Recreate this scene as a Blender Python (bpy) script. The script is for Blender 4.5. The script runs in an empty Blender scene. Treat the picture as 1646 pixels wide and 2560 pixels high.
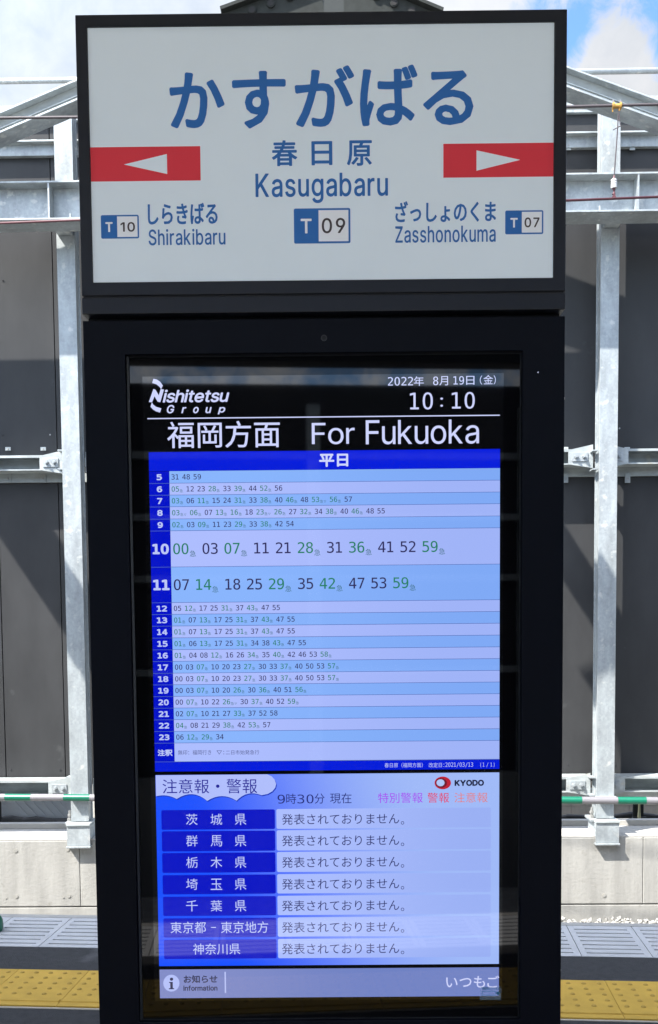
import bpy, math, random
from mathutils import Vector, Matrix
from mathutils.geometry import tessellate_polygon
random.seed(7)
scn = bpy.context.scene
COL = scn.collection

# ------------------------------------------------------------------ camera
CAM = Vector((0.0, -2.0, 1.43))
FPX, PPX, PPY, PITCH, ROLL, YAW = 2579.85, 823.0, 1734.25, 0.0663, -0.0087, 0.0054
def cam_axes():
    cp, sp = math.cos(PITCH), math.sin(PITCH)
    F = Vector((0, cp, -sp)); U = Vector((0, sp, cp)); R = Vector((1, 0, 0))
    cr, sr = math.cos(ROLL), math.sin(ROLL)
    R2 = R * cr + U * sr; U2 = U * cr - R * sr
    Z = Matrix.Rotation(YAW, 3, 'Z')
    return Z @ R2, Z @ U2, Z @ F
CR, CU, CF = cam_axes()
cd = bpy.data.cameras.new('camera')
cd.sensor_fit = 'VERTICAL'; cd.sensor_height = 25.6; cd.lens = FPX / 100.0
cd.shift_y = (PPY - 1280.0) / 2560.0
cd.clip_start = 0.05; cd.clip_end = 3000
cam = bpy.data.objects.new('camera', cd); COL.objects.link(cam)
cam.matrix_world = Matrix((
    (CR.x, CU.x, -CF.x, CAM.x), (CR.y, CU.y, -CF.y, CAM.y), (CR.z, CU.z, -CF.z, CAM.z), (0, 0, 0, 1)))
scn.camera = cam

# ------------------------------------------------------------------ light
EXPO = 2.15
SUN_STRENGTH = 3.5
SKY_STRENGTH = 0.15
SUN_D = Vector((0.832, 0.555, -1.28)).normalized()
scn.view_settings.view_transform = 'Standard'
scn.view_settings.look = 'None'
scn.view_settings.exposure = EXPO
scn.view_settings.gamma = 1.0
scn.view_settings.use_curve_mapping = False
sl = bpy.data.lights.new('sun', 'SUN'); sl.energy = SUN_STRENGTH; sl.angle = math.radians(0.55); sl.color = (1.0, 0.95, 0.87)
so = bpy.data.objects.new('sun', sl); COL.objects.link(so)
so.rotation_euler = SUN_D.to_track_quat('-Z', 'Y').to_euler(); so.location = (-8, -6, 14)

w = bpy.data.worlds.new('World'); scn.world = w; w.use_nodes = True
nt = w.node_tree; N = nt.nodes; L = nt.links
for n in list(N): N.remove(n)
out = N.new('ShaderNodeOutputWorld'); bg = N.new('ShaderNodeBackground')
bg.inputs['Strength'].default_value = SKY_STRENGTH
L.new(bg.outputs[0], out.inputs[0])
sky = N.new('ShaderNodeTexSky'); sky.sky_type = 'NISHITA'; sky.sun_disc = False
sky.sun_elevation = math.asin(-SUN_D.z); sky.sun_rotation = math.atan2(-SUN_D.x, -SUN_D.y)
sky.dust_density = 0.6; sky.ozone_density = 1.2
tc = N.new('ShaderNodeTexCoord')
def math_node(op, a, b=None, clamp=False):
    m = N.new('ShaderNodeMath'); m.operation = op; m.use_clamp = clamp
    for i, v in enumerate((a, b)):
        if v is None: continue
        if isinstance(v, (int, float)): m.inputs[i].default_value = v
        else: L.new(v, m.inputs[i])
    return m.outputs[0]
nz = N.new('ShaderNodeTexNoise'); nz.inputs['Scale'].default_value = 9.0; nz.inputs['Detail'].default_value = 9; nz.inputs['Roughness'].default_value = 0.6
nz.inputs['Distortion'].default_value = 0.35
L.new(tc.outputs['Generated'], nz.inputs['Vector'])
nz2 = N.new('ShaderNodeTexNoise'); nz2.inputs['Scale'].default_value = 1.7; nz2.inputs['Detail'].default_value = 3
L.new(tc.outputs['Generated'], nz2.inputs['Vector'])
sep = N.new('ShaderNodeSeparateXYZ'); L.new(tc.outputs['Generated'], sep.inputs[0])
def blob(px, py, r):
    d = (CF + CR * ((px - PPX) / FPX) - CU * ((py - PPY) / FPX)).normalized()
    vd = N.new('ShaderNodeVectorMath'); vd.operation = 'DISTANCE'
    L.new(tc.outputs['Generated'], vd.inputs[0]); vd.inputs[1].default_value = d
    q = math_node('DIVIDE', vd.outputs['Value'], r)
    return math_node('SUBTRACT', 1.0, q, True)
dens = math_node('ADD', math_node('MULTIPLY', nz.outputs[0], 1.35), math_node('MULTIPLY', nz2.outputs[0], 0.35))
dens = math_node('SUBTRACT', dens, math_node('MULTIPLY', blob(1530, 80, 0.15), 0.30))
dens = math_node('ADD', dens, math_node('MULTIPLY', blob(1535, 215, 0.055), 1.3))
nz3 = N.new('ShaderNodeTexNoise'); nz3.inputs['Scale'].default_value = 30; nz3.inputs['Detail'].default_value = 10; nz3.inputs['Roughness'].default_value = 0.65; nz3.inputs['Distortion'].default_value = 0.6
L.new(tc.outputs['Generated'], nz3.inputs['Vector'])
dens = math_node('ADD', dens, math_node('MULTIPLY', math_node('SUBTRACT', nz3.outputs[0], 0.5), 1.1))
dens = math_node('ADD', dens, math_node('MULTIPLY', blob(60, 90, 0.45), 1.0))
dens = math_node('ADD', dens, math_node('MULTIPLY', blob(1150, -60, 0.15), 0.45))
dens = math_node('SUBTRACT', dens, math_node('MULTIPLY', blob(1425, 95, 0.04), 0.3))
dens = math_node('SUBTRACT', dens, math_node('MULTIPLY', blob(1640, 110, 0.04), 0.3))
mr = N.new('ShaderNodeMapRange'); mr.inputs['From Min'].default_value = 0.66; mr.inputs['From Max'].default_value = 1.12
L.new(dens, mr.inputs['Value'])
mr.interpolation_type = 'SMOOTHSTEP'
# cloud colour: white edges and soft grey thick middles
mr2 = N.new('ShaderNodeMapRange'); mr2.inputs['From Min'].default_value = 0.55; mr2.inputs['From Max'].default_value = 1.35
grey = math_node('ADD', math_node('ADD', math_node('MULTIPLY', blob(60, 60, 0.5), 0.6), 0.0), math_node('ADD', math_node('MULTIPLY', nz.outputs[0], 1.0), math_node('MULTIPLY', nz3.outputs[0], 0.35)))
L.new(grey, mr2.inputs['Value'])
cc = N.new('ShaderNodeMix'); cc.data_type = 'RGBA'
L.new(mr2.outputs[0], cc.inputs[0])
cc.inputs[6].default_value = (1.28, 1.30, 1.34, 1); cc.inputs[7].default_value = (0.66, 0.76, 0.90, 1)
# clouds brighter towards the sun, boosted out of view to fill the shaded sign
sdot = N.new('ShaderNodeVectorMath'); sdot.operation = 'DOT_PRODUCT'; L.new(tc.outputs['Generated'], sdot.inputs[0]); sdot.inputs[1].default_value = -SUN_D
fwd = math_node('POWER', math_node('MAXIMUM', math_node('MULTIPLY_ADD', sdot.outputs['Value'], 0.5), 0.0), 5.0)
fwd.node.inputs[0].links[0].from_node.inputs[0].links[0].from_node.inputs[2].default_value = 0.5
fgain = math_node('MULTIPLY_ADD', fwd, 11.5); fgain.node.inputs[2].default_value = 0.8
mx = N.new('ShaderNodeMix'); mx.data_type = 'RGBA'
skm = N.new('ShaderNodeMix'); skm.data_type = 'RGBA'; skm.blend_type = 'MULTIPLY'; skm.inputs[0].default_value = 1.0
L.new(sky.outputs[0], skm.inputs[6]); skm.inputs[7].default_value = (0.38, 0.48, 0.58, 1)
ccs = N.new('ShaderNodeVectorMath'); ccs.operation = 'SCALE'; L.new(cc.outputs[2], ccs.inputs[0]); L.new(fgain, ccs.inputs['Scale'])
L.new(mr.outputs[0], mx.inputs[0]); L.new(skm.outputs[2], mx.inputs[6]); L.new(ccs.outputs[0], mx.inputs[7])
L.new(mx.outputs[2], bg.inputs['Color'])

# ------------------------------------------------------------------ helpers
A_PLAT, A_WALL = -0.0776, -0.0087
def rz(a): return Matrix.Rotation(a, 3, 'Z')
def ray(px, py): return CF + CR * ((px - PPX) / FPX) - CU * ((py - PPY) / FPX)
def at(px, py, n, a=0.0):
    """pixel of the photograph -> (s, z) on the upright plane n metres behind the kiosk face, in a frame turned by a"""
    d = rz(-a) @ ray(px, py); c = rz(-a) @ CAM
    t = (n - c.y) / d.y
    p = c + d * t
    return p.x, p.z
def lin(c):
    c = c / 255.0
    return c / 12.92 if c <= 0.04045 else ((c + 0.055) / 1.055) ** 2.4
def L3(r, g, b): return (lin(r), lin(g), lin(b))

def mat(name, col, rough=0.5, metal=0.0, spec=0.5, var=0.0, vscale=8.0, vdetail=5, bump=0.0, bscale=60.0, streak=None, col2=None, spots=None, rvar=0.0, spangle=0.0):
    m = bpy.data.materials.new(name); m.use_nodes = True
    nt = m.node_tree; n = nt.nodes; l = nt.links
    p = n['Principled BSDF']
    p.inputs['Base Color'].default_value = (*col, 1); p.inputs['Roughness'].default_value = rough
    p.inputs['Metallic'].default_value = metal; p.inputs['Specular IOR Level'].default_value = spec
    tcn = n.new('ShaderNodeTexCoord')
    last = None
    if var > 0:
        mp = n.new('ShaderNodeMapping'); l.new(tcn.outputs['Object'], mp.inputs[0])
        if streak: mp.inputs['Scale'].default_value = streak
        t = n.new('ShaderNodeTexNoise'); t.inputs['Scale'].default_value = vscale; t.inputs['Detail'].default_value = vdetail
        t.inputs['Roughness'].default_value = 0.65
        l.new(mp.outputs[0], t.inputs['Vector'])
        r = n.new('ShaderNodeMapRange'); r.inputs['From Min'].default_value = 0.3; r.inputs['From Max'].default_value = 0.7
        l.new(t.outputs[0], r.inputs['Value'])
        mx = n.new('ShaderNodeMix'); mx.data_type = 'RGBA'; l.new(r.outputs[0], mx.inputs[0])
        c2 = col2 or tuple(min(1, c * (1 + var)) for c in col)
        mx.inputs[6].default_value = (*[c * (1 - var) for c in col], 1); mx.inputs[7].default_value = (*c2, 1)
        last = mx.outputs[2]
        if rvar:
            rr = n.new('ShaderNodeMapRange'); rr.inputs['To Min'].default_value = rough - rvar; rr.inputs['To Max'].default_value = rough + rvar
            l.new(t.outputs[0], rr.inputs['Value']); l.new(rr.outputs[0], p.inputs['Roughness'])
    if spangle:
        vo = n.new('ShaderNodeTexVoronoi'); vo.inputs['Scale'].default_value = 55; l.new(tcn.outputs['Object'], vo.inputs['Vector'])
        ms = n.new('ShaderNodeMix'); ms.data_type = 'RGBA'; ms.blend_type = 'MULTIPLY'; ms.inputs[0].default_value = spangle
        rs = n.new('ShaderNodeMapRange'); rs.inputs['To Min'].default_value = 0.45; rs.inputs['To Max'].default_value = 1.25
        sc = n.new('ShaderNodeSeparateColor'); l.new(vo.outputs['Color'], sc.inputs[0]); l.new(sc.outputs[0], rs.inputs['Value'])
        l.new(last, ms.inputs[6]); l.new(rs.outputs[0], ms.inputs[7]); last = ms.outputs[2]
    if spots:
        sc, lo, colr = spots
        t2 = n.new('ShaderNodeTexNoise'); t2.inputs['Scale'].default_value = sc; t2.inputs['Detail'].default_value = 7
        l.new(tcn.outputs['Object'], t2.inputs['Vector'])
        r2 = n.new('ShaderNodeMapRange'); r2.inputs['From Min'].default_value = lo; r2.inputs['From Max'].default_value = lo + 0.09
        l.new(t2.outputs[0], r2.inputs['Value'])
        m2 = n.new('ShaderNodeMix'); m2.data_type = 'RGBA'; l.new(r2.outputs[0], m2.inputs[0])
        if last: l.new(last, m2.inputs[6])
        else: m2.inputs[6].default_value = (*col, 1)
        m2.inputs[7].default_value = (*colr, 1); last = m2.outputs[2]
    if last: l.new(last, p.inputs['Base Color'])
    if bump > 0:
        t3 = n.new('ShaderNodeTexNoise'); t3.inputs['Scale'].default_value = bscale; t3.inputs['Detail'].default_value = 6
        l.new(tcn.outputs['Object'], t3.inputs['Vector'])
        b = n.new('ShaderNodeBump'); b.inputs['Strength'].default_value = bump; b.inputs['Distance'].default_value = 0.01
        l.new(t3.outputs[0], b.inputs['Height']); l.new(b.outputs[0], p.inputs['Normal'])
    return m

def glow(name, rgb, col2=None, axis=None, lohi=None):
    """lit display pixel colour behind glossy glass; rgb are display values"""
    m = bpy.data.materials.new(name); m.use_nodes = True
    n = m.node_tree.nodes; l = m.node_tree.links; p = n['Principled BSDF']
    k = 0.99 * 2 ** (-EXPO)
    p.inputs['Base Color'].default_value = (0.004, 0.004, 0.006, 1); p.inputs['Roughness'].default_value = 0.03
    p.inputs['Specular IOR Level'].default_value = 0.5
    p.inputs['Emission Color'].default_value = (*[c * k for c in L3(*rgb)], 1); p.inputs['Emission Strength'].default_value = 1.0
    tcn = n.new('ShaderNodeTexCoord')
    if col2:
        s = n.new('ShaderNodeSeparateXYZ'); l.new(tcn.outputs['Object'], s.inputs[0])
        a, b = axis
        m1 = n.new('ShaderNodeMath'); m1.operation = 'MULTIPLY'; l.new(s.outputs[0], m1.inputs[0]); m1.inputs[1].default_value = a
        m2 = n.new('ShaderNodeMath'); m2.operation = 'MULTIPLY_ADD'; l.new(s.outputs[2], m2.inputs[0]); m2.inputs[1].default_value = b; l.new(m1.outputs[0], m2.inputs[2])
        r = n.new('ShaderNodeMapRange'); r.inputs['From Min'].default_value = lohi[0]; r.inputs['From Max'].default_value = lohi[1]; r.interpolation_type = 'SMOOTHSTEP'
        l.new(m2.outputs[0], r.inputs['Value'])
        mx = n.new('ShaderNodeMix'); mx.data_type = 'RGBA'; l.new(r.outputs[0], mx.inputs[0])
        mx.inputs[6].default_value = (*[c * k for c in L3(*rgb)], 1); mx.inputs[7].default_value = (*[c * k for c in L3(*col2)], 1)
        l.new(mx.outputs[2], p.inputs['Emission Color'])
    return m

class MB:
    def __init__(s): s.v = []; s.f = []
    def box(s, x0, x1, y0, y1, z0, z1):
        b = len(s.v)
        s.v += [(x0,y0,z0),(x1,y0,z0),(x1,y1,z0),(x0,y1,z0),(x0,y0,z1),(x1,y0,z1),(x1,y1,z1),(x0,y1,z1)]
        s.f += [tuple(b+i for i in q) for q in ((0,3,2,1),(4,5,6,7),(0,1,5,4),(1,2,6,5),(2,3,7,6),(3,0,4,7))]
        return s
    def prism(s, pts, y0, y1):
        """outline in x,z extruded along y"""
        ar = sum(pts[i-1][0]*pts[i][1]-pts[i][0]*pts[i-1][1] for i in range(len(pts)))
        if ar < 0: pts = pts[::-1]
        b = len(s.v); n = len(pts)
        s.v += [(x, y0, z) for x, z in pts] + [(x, y1, z) for x, z in pts]
        s.f.append(tuple(b+i for i in range(n))); s.f.append(tuple(b+n+i for i in reversed(range(n))))
        for i in range(n):
            j = (i+1) % n
            s.f.append((b+j, b+i, b+n+i, b+n+j))
        return s
    def prism_x(s, pts, x0, x1):
        """outline in y,z extruded along x"""
        ar = sum(pts[i-1][0]*pts[i][1]-pts[i][0]*pts[i-1][1] for i in range(len(pts)))
        if ar < 0: pts = pts[::-1]
        b = len(s.v); n = len(pts)
        s.v += [(x0, y, z) for y, z in pts] + [(x1, y, z) for y, z in pts]
        s.f.append(tuple(b+i for i in reversed(range(n)))); s.f.append(tuple(b+n+i for i in range(n)))
        for i in range(n):
            j = (i+1) % n
            s.f.append((b+i, b+j, b+n+j, b+n+i))
        return s
    def tube(s, path, r, seg=10, caps=True):
        b = len(s.v); P = [Vector(p) for p in path]; rr = r if isinstance(r, (list, tuple)) else [r]*len(P)
        ref = Vector((0, 0, 1))
        d0 = (P[-1]-P[0]).normalized()
        if abs(d0.dot(ref)) > 0.9: ref = Vector((0, 1, 0))
        for i, p in enumerate(P):
            d = (P[min(i+1, len(P)-1)] - P[max(i-1, 0)])
            d.normalize()
            u = d.cross(ref).normalized(); v = u.cross(d)
            for k in range(seg):
                t = 2*math.pi*k/seg
                s.v.append(tuple(p + u*math.cos(t)*rr[i] + v*math.sin(t)*rr[i]))
        for i in range(len(P)-1):
            for k in range(seg):
                a = b+i*seg+k; c = b+i*seg+(k+1) % seg
                s.f.append((a, a+seg, c+seg, c))
        if caps:
            s.f.append(tuple(b+k for k in range(seg))); s.f.append(tuple(b+(len(P)-1)*seg+k for k in reversed(range(seg))))
        return s
    def obj(s, name, material, parent=None, base=(0, 0, 0), a=0.0, bevel=0.0, smooth=False, label=None, kind=None):
        me = bpy.data.meshes.new(name)
        bx, by, bz = base
        me.from_pydata([(x-bx, y-by, z-bz) for x, y, z in s.v], [], s.f); me.update()
        if material: me.materials.append(material)
        if smooth:
            for p in me.polygons: p.use_smooth = True
        o = bpy.data.objects.new(name, me); COL.objects.link(o)
        if parent: o.parent = parent
        else:
            o.location = rz(a) @ Vector(base); o.rotation_euler = (0, 0, a)
        if bevel:
            md = o.modifiers.new('b', 'BEVEL'); md.width = bevel; md.segments = 2; md.limit_method = 'ANGLE'
            md.harden_normals = False
        if label: o['label'] = label
        if kind: o['kind'] = kind
        return o

class Thing:
    def __init__(s, name, label, cat, base=(0, 0, 0), a=0.0, group=None):
        s.base = base
        s.o = bpy.data.objects.new(name, None); COL.objects.link(s.o); s.o.empty_display_size = 0.1
        s.o.location = rz(a) @ Vector(base); s.o.rotation_euler = (0, 0, a)
        s.o['label'] = label; s.o['category'] = cat
        if group: s.o['group'] = group
    def part(s, name, mb, m, parent=None, **k): return mb.obj(name, m, parent or s.o, s.base, **k)
def copy_tree(o, parent=None):
    c = o.copy(); COL.objects.link(c); c.parent = parent
    for ch in list(o.children): copy_tree(ch, c)
    return c
def tag(o, label, cat, group=None):
    o['label'] = label; o['category'] = cat
    if group: o['group'] = group
    return o

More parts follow.
